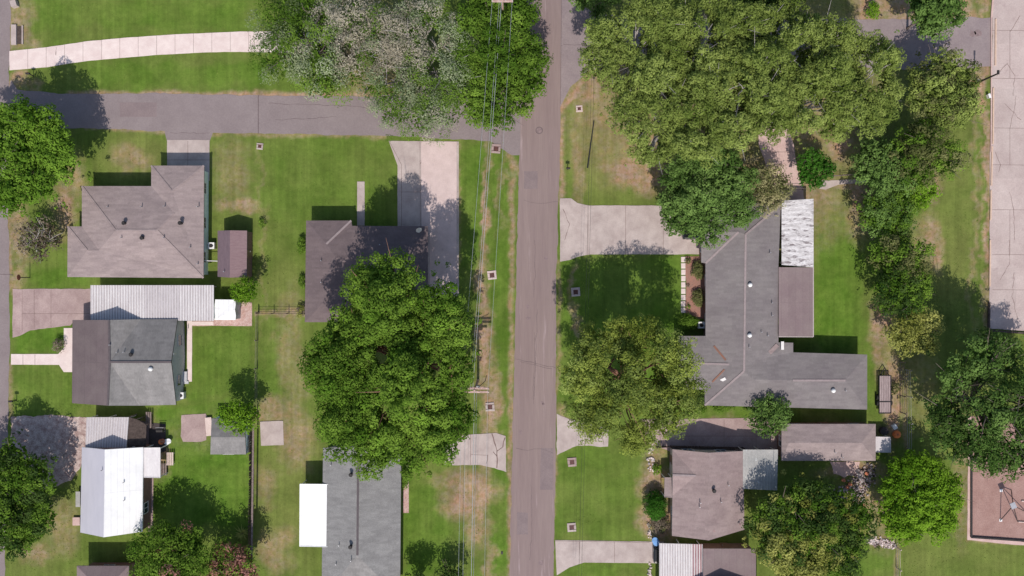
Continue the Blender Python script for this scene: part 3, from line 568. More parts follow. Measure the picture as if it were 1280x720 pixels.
def ribbed(name, quad, n, label, cat, mats, choose, posts=True, group=None, wall=None, ridge=.05, th=.05, parent=None, fascia='trimw'):
    """ribbed metal sheet: quad = four (px,py,h): start-near, end-near, end-far, start-far; ribs run from near to far"""
    A, B, C, D = [P(*q) for q in quad]; c = (A + B + C + D) / 4
    root = parent or empty(name, (c.x, c.y, 0), label, cat, group)
    b = MB()
    for i in range(n):
        t0, t1 = i / n, (i + 1) / n
        for (s0, s1, z0, z1, part) in ((0, .42, 0, 0, 'valley'), (.42, .55, 0, ridge, 'rise'), (.55, .87, ridge, ridge, 'crest'), (.87, 1, ridge, 0, 'fall')):
            u0 = t0 + (t1 - t0) * s0; u1 = t0 + (t1 - t0) * s1
            b.face([A.lerp(B, u0) + Vector((0, 0, z0)), A.lerp(B, u1) + Vector((0, 0, z1)), D.lerp(C, u1) + Vector((0, 0, z1)), D.lerp(C, u0) + Vector((0, 0, z0))], choose(t0, part))
    dn = Vector((0, 0, -th)); b.face([A + dn, D + dn, C + dn, B + dn], 0)
    for p, q in ((A, B), (B, C), (C, D), (D, A)): b.face([p, q, q + dn, p + dn], 0)
    b.build('roof_sheet', [M[m] for m in mats], root, merge=False)
    if posts:
        for p in (A.lerp(C, .04), B.lerp(D, .04), C.lerp(A, .04), D.lerp(B, .04), A.lerp(B, .5).lerp(C, .03), D.lerp(C, .5).lerp(A, .03)):
            b = MB(); b.box((p.x, p.y, (p.z - .12) / 2), (.1, .1, p.z - .12)); b.build('post', M['trimw'], root)
    if wall:
        b = MB(); q = inset([A, B, C, D], .12)
        for i in range(4): b.face([(q[i].x, q[i].y, 0), (q[(i + 1) % 4].x, q[(i + 1) % 4].y, 0), q[(i + 1) % 4] + dn * 2, q[i] + dn * 2])
        b.build('wall', M[wall], root)
    return root
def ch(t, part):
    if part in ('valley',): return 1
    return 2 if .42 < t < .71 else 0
rt = ribbed('carport', [(113,400.4,2.5),(267.3,401,2.5),(267.3,356.5,2.3),(113,356.5,2.3)], 46, 'long white corrugated metal carport between two left houses', 'carport', ['corr','corrd','corrg'], ch)
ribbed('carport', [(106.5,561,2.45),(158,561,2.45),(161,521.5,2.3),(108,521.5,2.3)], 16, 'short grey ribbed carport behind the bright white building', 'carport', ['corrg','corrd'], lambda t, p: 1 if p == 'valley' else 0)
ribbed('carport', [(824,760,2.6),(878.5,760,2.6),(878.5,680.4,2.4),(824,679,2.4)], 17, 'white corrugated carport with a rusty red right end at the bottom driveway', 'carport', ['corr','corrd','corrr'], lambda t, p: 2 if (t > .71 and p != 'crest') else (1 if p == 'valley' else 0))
# peeling patio roof of the ranch house (its own sheet)
ribbed('patio_roof', [(1017,334.3,2.5),(1017,248.4,2.5),(977,251,2.95),(977,331,2.95)], 13, 'peeling white metal patio roof on the ranch house', 'patio roof', ['corrode','corrode'], lambda t, p: 0, ridge=.012)
ribbed('lean_to', [(928.7,611,2.75),(971.5,613,2.5),(972.5,562,2.5),(928.7,562,2.75)], 12, 'blotched blue grey sheet roof against the reddish house', 'lean-to', ['zinc','zinc'], lambda t, p: 0, ridge=.025)
V = dict(a=(840.5,561.7,2.7), b=(886,566,4.2), c=(929,563.8,2.7), d=(930.6,662,2.7), e=(886,675.5,4.2), f=(840,669.8,2.7), f1=(840.6,620,2.7), g0=(840.8,593.8,3.5), h=(870,594.6,3.6))
house('house', V, [(('b','a','h','f1','f','e'),0),(('c','b','e','d'),0),(('h','a','g0'),0),(('f1','h','g0'),0)], ['redr'], 'worn reddish brown house with patched shingles, lower right', 'house', 'cream', .3,
      caps=(('g0','h'),), vents=((892,613,4.1,'dark'),(874,633,3.8,'pipe'),(875,628,3.9,'pipe'),(901,627,3.8,'pipe'),(910,606,3.4,'pipe')), doors=(1,))
V = dict(a=(977,530,2.5), b=(1094.6,530,2.5), c=(1094.6,576,2.5), d=(977,576,2.5), e=(986,553.5,3.3), f=(1077,553.5,3.3))
house('outbuilding', V, [(('b','a','e','f'),0),(('c','b','f'),0),(('d','c','f','e'),0),(('a','d','e'),0)], ['taupe'], 'low brown hip roofed outbuilding south of the ranch house', 'outbuilding', 'brick', .25, vents=((1043,565,2.9,'pipe'),(1052,571,2.7,'pipe')), doors=(0,), pitch=.6)
V = dict(a=(879,686,2.9), b=(945,686,2.9), c=(945,790,3.3), d=(879,790,3.3))
house('annex', V, [(('b','a','d','c'),0)], ['patio'], 'plain purple brown low roof behind the bottom carport', 'annex', 'brick', .25, doors=(0,))
V = dict(a=(862,727,2.9), b=(905,730,4.7), c=(955,727,2.9), d=(955,860,2.9), e=(905,860,4.7), f=(862,860,2.9))
house('house', V, [(('b','a','f','e'),0),(('c','b','e','d'),0)], ['patio'], 'gabled house just south of the bottom carport, out of frame', 'house', 'brick', .2)
V = dict(a=(96,707.5,2.7), b=(161,707.5,2.7), c=(161,800,2.7), d=(96,800,2.7), e=(128,740,4.0), f=(128,770,4.0))
house('house', V, [(('b','a','e'),0),(('c','b','e','f'),0),(('d','c','f'),0),(('a','d','f','e'),0)], ['patio'], 'purple grey roof edge peeping in at the bottom left', 'house', 'brick', .5, wtrim='greyw')
# shed (plum)
V = dict(a=(272,288.3,2.2), b=(287.5,288,2.9), c=(308.8,288.3,2.2), d=(308.3,346.5,2.2), e=(287.3,347,2.9), f=(272,346,2.2))
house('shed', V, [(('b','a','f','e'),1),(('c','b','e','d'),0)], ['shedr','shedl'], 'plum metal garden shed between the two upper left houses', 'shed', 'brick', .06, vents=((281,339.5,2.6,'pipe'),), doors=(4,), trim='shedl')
V = dict(a=(264.5,523,2.1), b=(305.5,523,2.1), b1=(306.5,546.5,2.8), c=(307.6,568,2.1), d=(263,568,2.1), d1=(263.5,546.5,2.8))
house('shed', V, [(('b','a','d1','b1'),0),(('c','b1','d1','d'),0)], ['greyr'], 'grey roofed garden shed next to the dark wooden fence', 'shed', 'teal', .05, doors=(0,), trim='darkw')
# white shed by the patio, with a slightly folded cover
root = empty('shed', P(281, 387), 'small bright white metal shed at the end of the corrugated carport', 'shed')
b = MB(); q = [P(269,374.3,2.1), P(294,374.6,2.1), P(294.6,381,2.15), P(293.6,387,2.2), P(294.8,394,2.15), P(294.5,400,2.1), P(268,400,2.1), P(267.6,387,2.25)]
b.face(q[::-1]); b.face([v - Vector((0, 0, .12)) for v in q])
for i in range(len(q)): b.face([q[i], q[(i + 1) % 8], q[(i + 1) % 8] - Vector((0, 0, .12)), q[i] - Vector((0, 0, .12))])
b.build('roof', M['white'], root); wl = inset(q, .1); b = MB()
for i in range(8): b.face([(wl[i].x, wl[i].y, 0), (wl[(i + 1) % 8].x, wl[(i + 1) % 8].y, 0), (wl[(i + 1) % 8].x, wl[(i + 1) % 8].y, 1.98), (wl[i].x, wl[i].y, 1.98)])
b.build('wall', M['greyw'], root)
# white flat awnings
def flat_roof(name, quad, label, cat, m, th=.08, posts=True):
    A = [P(*q) for q in quad]; c = sum(A, Vector()) / 4; root = empty(name, (c.x, c.y, 0), label, cat)
    b = MB(); b.face(A); dn = Vector((0, 0, -th)); b.face([a + dn for a in A][::-1])
    for i in range(4): b.face([A[i], A[i] + dn, A[(i + 1) % 4] + dn, A[(i + 1) % 4]])
    b.build('panel', M[m], root)
    if posts:
        for a in A:
            p = a.lerp(c, .05); b = MB(); b.box((p.x, p.y, (p.z - .1) / 2), (.09, .09, p.z - .1)); b.build('post', M['trimw'], root)
    b = MB()
    for i in range(4): b.bar(A[i] - Vector((0, 0, .02)), A[(i + 1) % 4] - Vector((0, 0, .02)), .06, .14)
    b.build('gutter', M[m], root, merge=False)
    return root
flat_roof('awning', [(374.6,682.8,2.8),(417,683.4,2.95),(417.3,605.5,2.95),(375,605,2.8)], 'flat white awning on the left side of the charcoal roofed house', 'awning', 'white')
flat_roof('awning', [(180,596.6,2.4),(200.3,597,2.3),(200.3,559.6,2.3),(180,559.8,2.4)], 'small pale grey flat awning on the bright white building', 'awning', 'corr')
flat_roof('canopy', [(1094.5,565,2.0),(1113.3,565.5,2.0),(1113,546.5,2.0),(1094.5,546,2.0)], 'small pale sheet canopy beside the outbuilding', 'canopy', 'corrg')
flat_roof('porch_roof', [(830.5,621,2.4),(840,622,2.5),(840.5,597,2.5),(831,597,2.4)], 'small grey porch roof at the front of the reddish house', 'porch roof', 'taupe')
# steps & small house-side things
def box_thing(name, x, y, sz, label, cat, m, z=0, rz=0):
    b = MB(); p = P(x, y); b.box((p.x, p.y, z + sz[2] / 2), sz, rz); o = b.build(name, M[m]); return tag(o, label, cat)
def ac(x, y, s, label):
    root = empty('air_conditioner', P(x, y), label, 'air conditioner'); p = P(x, y)
    b = MB()
    for dx, dy in ((-1, -1), (1, -1), (1, 1), (-1, 1)): b.box((p.x + dx * s * .46, p.y + dy * s * .46, .4), (s * .08, s * .08, .8))
    b.box((p.x, p.y, .42), (s * .9, s * .9, .7)); b.build('casing', M['trimw'], root)
    b = MB(); b.box((p.x, p.y, .79), (s, s, .05)); b.build('top_panel', M['signw'], root)
    b = MB(); b.cyl((p.x, p.y, .815), s * .3, .03, 16)
    for k in range(3): b.bar((p.x, p.y, .86), (p.x + s * .34 * math.cos(k * 2.1), p.y + s * .34 * math.sin(k * 2.1), .86), s * .1, .02)
    b.build('fan_grille', M['dark'], root, merge=False)
ac(266.8, 307.5, .8, 'white air conditioner between the taupe house and the plum shed')
ac(228.8, 493.5, .8, 'white air conditioner behind the grey house with the purple slope')
ac(875, 406, .8, 'pale air conditioner unit in the ranch house corner')
b = MB(); b.box(P(229.5, 470.5, .2), (.95, 1.25, .4)); b.box(P(229.5, 470.5, .1) + Vector((.3, -.75, -.0)), (.7, .35, .2)); tag(b.build('door_step', M['greyw']), 'grey concrete back door step of the grey house', 'step')
b = MB(); b.tube([P(254, 325.7, 1.6), P(272, 326.3, 1.6)], .05, 6); tag(b.build('conduit_pipe', M['trimw']), 'thin white pipe crossing from the taupe house to the shed', 'pipe')
# satellite dish on dark brown house
root = empty('satellite_dish', P(524, 287, 2.9), 'grey satellite dish on the corner of the dark brown roof', 'satellite dish')
b = MB(); q = P(524, 287, 2.9); b.tube([q - Vector((0, 0, .1)), q + Vector((0, 0, .55))], .03, 6); b.build('mast', M['metal'], root)
b = MB(); q2 = q + Vector((0, 0, .6)); b.tube([q2 + Vector((0, -.02, 0)), q2 + Vector((.05, -.12, .1))], [.12, .38], 14); b.build('dish', M['metal'], root)
# objects behind the white building
def barrel(x, y, r, h, m, label, name='bucket', cat='bucket', lid=None):
    root = empty(name, P(x, y), label, cat); b = MB(); b.cyl(P(x, y), r * .9, h, 16, r); b.build('body', M[m], root)
    b = MB(); b.cyl(P(x, y, h), r * .96, .04, 16, r * .9) ; b.build('lid', M[lid or m], root)
    b = MB(); b.tube([P(x, y, h * .96) + Vector((r * 1.02 * math.cos(a / 8 * math.pi), 0, r * .4 * math.sin(a / 8 * math.pi) + .03)) for a in range(9)], .012, 4); b.build('handle', M['metal'], root)
barrel(203.3, 551.5, .33, .5, 'orange', 'round orange bucket behind the bright white building', lid='terracotta')
barrel(210.6, 551.5, .36, .5, 'signw', 'round white bucket beside the orange one')
def slat_table(x, y, sx, sy, label, m, n=4, h=.5, name='bench', cat='bench'):
    root = empty(name, P(x, y), label, cat); p = P(x, y); b = MB()
    for k in range(n): b.box((p.x - sx / 2 + sx * (k + .5) / n, p.y, h), (sx / n * .75, sy, .05))
    b.build('seat', M[m], root)
    for dx in (-1, 1):
        for dy in (-1, 1): b = MB(); b.box((p.x + dx * sx * .42, p.y + dy * sy * .4, h / 2), (.07, .07, h)); b.build('leg', M[m], root)
slat_table(214.5, 572.5, .9, 1.6, 'small slatted timber bench beside the awning of the white building', 'plankw')
slat_table(205.5, 586, .9, 1.5, 'dark slatted platform below the small grey awning', 'wood', 3, .3, 'platform', 'platform')
root = empty('grill', P(203.5, 536.5), 'dark barbecue grill with crossed handles in the back yard shade', 'grill'); p = P(203.5, 536.5)
b = MB(); b.tube([p + Vector((-.4, 0, .8)), p + Vector((.4, 0, .8))], .25, 12); b.build('drum', M['dark'], root)
b = MB(); b.tube([p + Vector((-.5, .35, .95)), p + Vector((.5, .35, .95))], .03, 6); b.build('handle', M['metal'], root)
for dx, dy in ((-.35, .2), (.35, .2), (-.35, -.2), (.35, -.2)): b = MB(); b.tube([p + Vector((dx, dy, 0)), p + Vector((dx, dy, .75))], .025, 5); b.build('leg', M['metal'], root)
b = MB(); q = [P(108 + 52, 522), P(186, 528), P(186, 561), P(158, 561)]; b.prism(q, 0, .035); tag(b.build('yard_shadow', M['stain_shade']), 'dark ground painted as shadow behind the short carport', None, None, 'structure')  # dark ground colour stands in for the shadow beside the carport
root = empty('lean_to', P(170, 541), 'dark timber sheet standing in for shadow and fence beside the short ribbed carport', 'lean-to')  # dark sheet stands in for the yard's shadow and fence
b = MB(); A = [P(160,521.5,2.3), P(171,524,1.9), P(183,531,1.5), P(182,561,1.5), P(159,561,2.3)]; b.face(A[::-1]); b.face([a - Vector((0, 0, .08)) for a in A]); b.build('roof_sheet', M['woodd'], root, merge=False)
for a in A[:4]: b = MB(); b.box((a.x, a.y, a.z / 2 - .05), (.09, .09, a.z - .1)); b.build('post', M['wood'], root)
slat_table(188.5, 524, .75, 2.0, 'narrow weathered timber bench near the grey house corner', 'wood', 3, .6)
b = MB(); a = P(257.5,523,1.0); c = P(259.5,546,1.0); b.bar((a.x, a.y, .35), (c.x, c.y, .35), .8, .06); b.bar((a.x, a.y, .17), (c.x, c.y, .17), .6, .3); tag(b.build('timber_crate', M['plankw'], merge=False), 'pale wooden crate leaning left of the grey garden shed', 'crate')
b = MB(); q = P(97.5, 624, .7); b.box(q, (.55, 1.9, .08)); b.box(q + Vector((.1, 0, -.35)), (.25, 1.5, .65)); tag(b.build('bench', M['zinc'], merge=False), 'pale blue bench on the left of the bright white building', 'bench')
box_thing('step', 96.8, 651, (.9, 1.0, .3), 'pinkish concrete step left of the bright white building', 'step', 'pinkc')
b = MB(); p = P(184, 628); b.prism([P(186,597.5), P(192,597.5), P(191,664), P(185,664)], 0, .045); tag(b.build('path', M['oldc']), 'brown strip path along the white building', None, None, 'structure')
b = MB(); b.prism([P(184,528), P(207,530), P(207.5,564), P(201,566), P(184,566)], 0, .03); tag(b.build('yard_shade', M['darkw'], merge=False), 'dark ground patch painted as shade behind the bright white building', None, None, 'structure')  # near-black ground patch paints the shade behind the building
# blue barrel and car under the bottom carport
def car(cx, cy, L_, W, H, heading, label, m='blackp'):
    p0 = P(cx, cy); root = empty('parked_car', p0, label, 'car'); R = Matrix.Rotation(heading, 3, 'Z')
    def T(x, y, z): return p0 + R @ Vector((x, y, z))
    b = MB(); prof = [(-.5, .35), (-.5, .72), (-.47, .82), (-.22, .92), (-.12, 1.0), (.42, .98), (.49, .85), (.5, .35)]
    rows = [[T(x * L_, s * W * .5 * (1 if z < .8 else .93), z * H / 1.45) for x, z in prof] for s in (-1, -.85, .85, 1)]
    rows[0] = [T(x * L_ * .97, -W * .5, (z - .04) * H / 1.45) for x, z in prof]; rows[3] = [T(x * L_ * .97, W * .5, (z - .04) * H / 1.45) for x, z in prof]
    for r in range(3):
        for i in range(len(prof) - 1): b.face([rows[r][i], rows[r][i + 1], rows[r + 1][i + 1], rows[r + 1][i]])
    b.face(rows[0]); b.face(rows[3][::-1]); b.face([rows[0][0], rows[3][0], rows[3][-1], rows[0][-1]])
    body = b.build('body', M[m], root)
    b = MB(); lo = [(-.16, -.45), (.40, -.45), (.40, .45), (-.16, .45)]; up = [(-.02, -.36), (.30, -.36), (.30, .36), (-.02, .36)]
    lo = [T(x * L_, y * W, 1.0 * H / 1.45) for x, y in lo]; upv = [T(x * L_, y * W, H) for x, y in up]
    b.face(upv); b.build('roof_panel', M[m], root)
    b = MB()
    for i in range(4): b.face([lo[i], lo[(i + 1) % 4], upv[(i + 1) % 4], upv[i]])
    b.build('window', M['glass'], root)
    for s in (-1, 1):
        for x in (-.32, .30):
            b = MB(); c = T(x * L_, s * W * .45, .33); ax = R @ Vector((0, s, 0)); b.tube([c - ax * .1, c + ax * .1], .33, 16); wh = b.build('wheel', M['rubber'], root)
            b = MB(); b.tube([c + ax * .09, c + ax * .115], .19, 12); b.build('rim', M['metal'], wh)
        b = MB(); b.box(T(-.485 * L_, s * W * .36, .66 * H / 1.45), (.12, .32, .14), rz=heading); b.build('headlight', M['lamp'], root)
car(838, 692, 4.5, 1.85, 1.45, 0, 'dark car with its nose poking out of the bottom corrugated carport')
car(876, 290, 4.8, 1.9, 1.7, 0, 'dark car parked under the round tree at the top of the broad driveway')
barrel(818.8, 675.5, .42, .9, 'blue', 'bright blue plastic barrel at the carport corner by the bottom driveway', 'barrel', 'barrel')
# utility trailer
root = empty('trailer', P(1105, 492), 'flatbed trailer with grey slatted deck beside the ranch back yard fence', 'trailer')
b = MB(); q0 = P(1099.5, 470, .7); q1 = P(1113, 516, .7); nb = 6
for k in range(nb): x = q0.x + (q1.x - q0.x) * (k + .5) / nb; b.box((x, (q0.y + q1.y) / 2, .68), ((q1.x - q0.x) / nb * .86, abs(q1.y - q0.y), .06))
b.build('deck', M['deck'], root, merge=False)
b = MB()
for x in (q0.x - .06, q1.x + .06): b.bar((x, q0.y + .05, .7), (x, q1.y - .05, .7), .09, .16)
for y in (q0.y + .05, q1.y - .05, (q0.y * .3 + q1.y * .7)): b.bar((q0.x - .1, y, .72), (q1.x + .1, y, .72), .1, .12)
b.build('frame', M['dark'], root, merge=False)
b = MB(); xm = (q0.x + q1.x) / 2; b.bar((q0.x + .1, q0.y + .05, .6), (xm, q0.y + 1.0, .55), .08); b.bar((q1.x - .1, q0.y + .05, .6), (xm, q0.y + 1.0, .55), .08); b.build('hitch', M['dark'], root, merge=False)
for s, x in ((-1, q0.x - .2), (1, q1.x + .2)):
    for y in (q0.y * .42 + q1.y * .58, q0.y * .26 + q1.y * .74):
        b = MB(); b.tube([(x - .1, y, .34), (x + .1, y, .34)], .34, 14); b.build('wheel', M['rubber'], root)
# orange round cover
root = empty('beanbag', P(1120, 543), 'round orange beanbag beside the pale canopy', 'beanbag')
b = MB(); p = P(1119.6, 542.5); b.dome((p.x, p.y, .25), .5, .5, 16); b.cyl((p.x, p.y, .0), .42, .25, 16, .5); b.build('cushion', M['orange'], root, smooth=True)
b = MB(); b.dome((p.x - .08, p.y + .05, .72), .13, .08, 8); b.build('button', M['terracotta'], root)
box_thing('crate', 1116.8, 533, (.5, .6, .45), 'small white crate near the orange beanbag', 'crate', 'signw', rz=.5)
b = MB(); p = P(1103, 538); b.cyl(p, .5, .6, 16, .52); tag(b.build('water_tank', M['darkw']), 'squat dark round tub between trailer and pale canopy', 'tub')
# sparse rubble / stones
def rubble(name, poly_pts, n, smin, smax, m, label, rad=1.0):
    b = MB()
    for _ in range(n):
        i = random.randrange(len(poly_pts) - 1); t = random.random(); a = Vector(poly_pts[i]); c = Vector(poly_pts[i + 1]); q = a.lerp(c, t)
        p = P(q.x + random.gauss(0, rad * 4), q.y + random.gauss(0, rad * 4)); s = random.uniform(smin, smax)
        k = 6; r = [s * random.uniform(.7, 1.1) for _ in range(k)]
        ring = [Vector((p.x + r[j] * math.cos(j * 2 * math.pi / k), p.y + r[j] * math.sin(j * 2 * math.pi / k), .0)) for j in range(k)]
        up = [Vector((p.x + (v.x - p.x) * .7, p.y + (v.y - p.y) * .7, s * random.uniform(.8, 1.2))) for v in ring]; mi = random.choice((0, 0, 1, 1, 2, 3)) if isinstance(m, list) else 0
        for j in range(k): b.face([ring[j], ring[(j + 1) % k], up[(j + 1) % k], up[j]], mi)
        b.face(up, mi)
    mats = [M[x] for x in m] if isinstance(m, list) else M[m]
    return tag(b.build(name, mats, merge=False), label, None, None, 'stuff')
rubble('stone_border', [(1032,618),(1050,619),(1066,612),(1075,598),(1078,590)], 330, .07, .22, ['stone','conc','oldc','woodd'], 'curved strip of jumbled pale stones behind the outbuilding', 1.2)
rubble('stone_border', [(1060,624),(1075,620),(1086,600),(1088,585)], 190, .07, .2, ['stone','oldc','wood','woodd'], 'loose stones and pots edge beside the lime tree', 1.1)
rubble('stone_row', [(1085,676),(1100,677),(1119,682)], 220, .07, .18, ['stone','walkc','oldc','wood'], 'low row of rubble stones at the lower right garden', .7)
rubble('stone_border', [(813,590),(814,560),(822,548)], 60, .1, .22, ['stone','walkc','plankw','stone'], 'stone edging along the bed of the reddish house', .5)
rubble('stone_border', [(811,655),(813,672)], 24, .1, .18, ['stone','walkc','plankw','stone'], 'stone edging beside the bottom driveway', .3)
rubble('stone_border', [(812,703),(812,720)], 26, .1, .2, ['stone','walkc','plankw','stone'], 'stone edging along the bottom carport', .3)
for x, y in ((1059,609),(1062,605),(1070,632),(1077,631),(1083,592),(1054,600)):
    b = MB(); b.cyl(P(x, y), .14, .28, 10, .2); b.cyl(P(x, y, .28), .22, .06, 10)
    tag(b.build('flower_pot', M['terracotta']), 'terracotta pot standing among the jumbled stones', 'flower pot', 'terracotta pots among the stones')
slab('garden_bed', [(1037,577),(1075,577),(1072,592),(1055,597),(1042,592)], .02, 'pinkc', 'earth ring bed behind the outbuilding', .2)
# ------------------------------------------------------------------ fences
def picket(name, pts, label, post_every, h, m, board=True, group=None, rails=2, thick=.08, cat='fence'):
    W = [P(*p) for p in pts]; root = empty(name, W[0], label, cat, group); pos = []
    for i in range(len(W) - 1):
        k = max(1, int((W[i + 1] - W[i]).length / post_every))
        for j in range(k): pos.append(W[i].lerp(W[i + 1], j / k))
    pos.append(W[-1])
    for p in pos: b = MB(); b.box((p.x, p.y, h / 2 + .04), (.1, .1, h + .08)); b.build('post', M[m], root)
    b = MB()
    for i in range(len(pos) - 1):
        if board:
            a, c = pos[i], pos[i + 1]; L_ = (c - a).length; k = max(1, int(L_ / .16))
            for j in range(k):
                q0 = a.lerp(c, (j + .06) / k); q1 = a.lerp(c, (j + .94) / k); b.bar((q0.x, q0.y, h / 2 + random.uniform(-.03, .03)), (q1.x, q1.y, h / 2), thick * .4, h)
        else:
            for r in range(rails): z = h * (r + .6) / (rails + .2); b.bar((pos[i].x, pos[i].y, z), (pos[i + 1].x, pos[i + 1].y, z), .03, .03)
    b.build('boards' if board else 'rails', M[m], root, merge=False); return root
picket('wooden_fence', [(317.5,530),(317,600),(315.5,705)], 'dark timber fence running down from the small yellow green tree', 2.4, 1.8, 'woodd')
b = MB(); a = P(316.6,530,1.86); c = P(314.5,705,1.86); b.bar(a, c, .22, .05); tag(b.build('fence_cap', M['wood']), 'weathered cap rail lying along the dark timber fence', 'rail')
picket('wire_fence', [(323,390),(322,460),(322,515)], 'thin wire fence between the left back yards', 3, 1.2, 'wood', False, rails=3)
picket('wire_fence', [(324,391.5),(380,391.5)], 'short wire fence with stout posts left of the big oak', 1.5, 1.3, 'woodd', False, rails=3)
picket('wire_fence', [(1124,452),(1125,515)], 'old wire fence beside the flatbed trailer', 1.6, 1.5, 'wood', False, rails=3)
picket('wire_fence', [(1132,462),(1133.5,560)], 'pale metal fence right of the trailer', 3.2, 1.5, 'metal', False, rails=3)
picket('wire_fence', [(1119.5,683),(1120.5,760)], 'pale timber fence line going down from the stone row', 2.5, 1.4, 'plankw', False, rails=3)
picket('wire_fence', [(973,235),(1003,237)], 'low wire fence across the pinkish drive', 1.2, 1.2, 'wood', False, rails=3)
picket('wire_fence', [(1034,221),(1066,219)], 'low wire fence along the thin curved walk', 1.2, 1.0, 'wood', False, rails=3)
picket('wooden_fence', [(820,558),(838,557),(928,559)], 'low brown fence along the shaded drive of the reddish house', 1.6, 1.0, 'woodd')
# playground edging and swing
b = MB()
for a, c in (((1213.5,540),(1213.3,671)), ((1213.3,671),(1250,673.5)), ((1250,673.5),(1300,677))): A = P(*a); C = P(*c); b.bar((A.x, A.y, .12), (C.x, C.y, .12), .2, .26)
tag(b.build('timber_edging', M['dark'], merge=False), 'black timber edging around the reddish playground mulch', 'edging')
b = MB()
for a, c in (((1235.5,378),(1235.2,413)), ((1235.2,413),(1300,418))): A = P(*a); C = P(*c); b.bar((A.x, A.y, .12), (C.x, C.y, .12), .22, .26)
tag(b.build('timber_edging', M['woodd'], merge=False), 'dark timber edging at the lower corner of the cracked slab', 'edging')
for (x0,y0,x1,y1,lb) in ((1244,24,1243.5,82,'buff kerb timber opposite the grey asphalt'),(1241,110,1240.3,180,'buff kerb timber below the bent lamp pole'),(1239.5,183,1238.5,232,'buff kerb timber halfway down the cracked slab'),(1238,238,1237.5,275,'worn buff kerb timber by the middle of the slab'),(1237,300,1236.5,358,'lowest buff kerb timber along the cracked slab')):
    A = P(x0,y0); C = P(x1,y1); b = MB(); b.bar((A.x, A.y, .12), (C.x, C.y, .12), .17, .14); tag(b.build('kerb_timber', M['yellowrail']), lb, 'kerb', 'buff kerb timbers along the slab')
b = MB(); A = P(1242,-20); C = P(1238.7,22); b.bar((A.x, A.y, .08), (C.x, C.y, .08), .2, .14); C2 = P(1238,190); b.bar((C.x, C.y, .08), (C2.x, C2.y, .08), .12, .14); tag(b.build('kerb', M['pinkc'], merge=False), 'white kerb line of the slab', None, None, 'structure')
b = MB(); p = P(1234, 121); b.box((p.x, p.y, .25), (.22, .5, .5), .3); b.box((p.x, p.y, .53), (.28, .55, .06), .3); tag(b.build('junction_box', M['signw'], merge=False), 'small white box by the slab edge', 'utility box')
root = empty('swing_frame', P(1258, 637), 'grey topped playground swing frame with thin dark legs', 'swing frame')
top = P(1266.5, 632, 2.4)
b = MB(); b.box(top, (.65, .75, .12), .4); b.build('top_plate', M['metal'], root)
for x, y in ((1250,651),(1272,652),(1264,612),(1283,640)): b = MB(); b.tube([top, P(x, y)], .05, 6); b.build('leg', M['dark'], root)
for x, y in ((1250.5,650),(1251,613)): box_thing('footing', x, y, (.35, .35, .08), 'small white concrete footing in the playground mulch', 'footing', 'signw')['group'] = 'white footings in the playground'
b = MB(); A = P(1272,652); C = P(1290,653); b.bar((A.x, A.y, .1), (C.x, C.y, .1), .1, .2); A = P(1276,626); C = P(1290,627); b.bar((A.x, A.y, .1), (C.x, C.y, .1), .12, .2); tag(b.build('play_beam', M['plankw'], merge=False), 'pale timber beams by the swing frame', 'beam')
# ------------------------------------------------------------------ poles, lines, signs
def upole(px, py, top_h, arms, label):
    base = P(px, py); root = empty('utility_pole', base, label, 'utility pole', 'power line poles')
    b = MB(); b.tube([base, base + Vector((0, 0, top_h))], [.17, .11], 10); b.build('pole', M['woodp'], root)
    for dz, wd, dy in arms:
        b = MB(); b.bar(base + Vector((-wd / 2, dy, top_h - dz)), base + Vector((wd / 2, dy, top_h - dz)), .2, .2); arm = b.build('crossarm', M['woodp'], root)
        for k in (-.48, -.16, .16, .48): b = MB(); b.cyl(base + Vector((wd * k, dy, top_h - dz + .05)), .05, .22, 8, .03); b.build('insulator', M['trimw'], arm)
    return base
q = P(593, 488, 10)
b1 = upole(q.x * 10 + 640, 360 - q.y * 10, 10.1, ((.25, 3.3, .2), (.3, 3.3, -.2), (1.5, 2.2, .14)), 'timber utility pole with a double crossarm beside the big oak')
root = [o for o in bpy.data.objects if o.name.startswith('utility_pole')][0]
b = MB(); b.cyl(b1 + Vector((.35, .2, 8.1)), .22, .8, 12); b.build('transformer', M['metal'], root)
b = MB(); b.tube([b1 + Vector((.4, .3, 9.9)), b1 + Vector((1.2, 1.0, 9.4)), b1 + Vector((1.35, 1.6, 8.9))], .04, 5); b.build('cutout_bracket', M['dark'], root)
q = P(628, 1, 10); b2 = upole(q.x * 10 + 640, 360 - q.y * 10, 10.1, ((.25, 2.4, 0),), 'far utility pole at the top edge by the leafy street tree')
b3 = upole(590, 905, 10.1, ((.25, 3.2, 0),), 'utility pole standing south of the framed street')
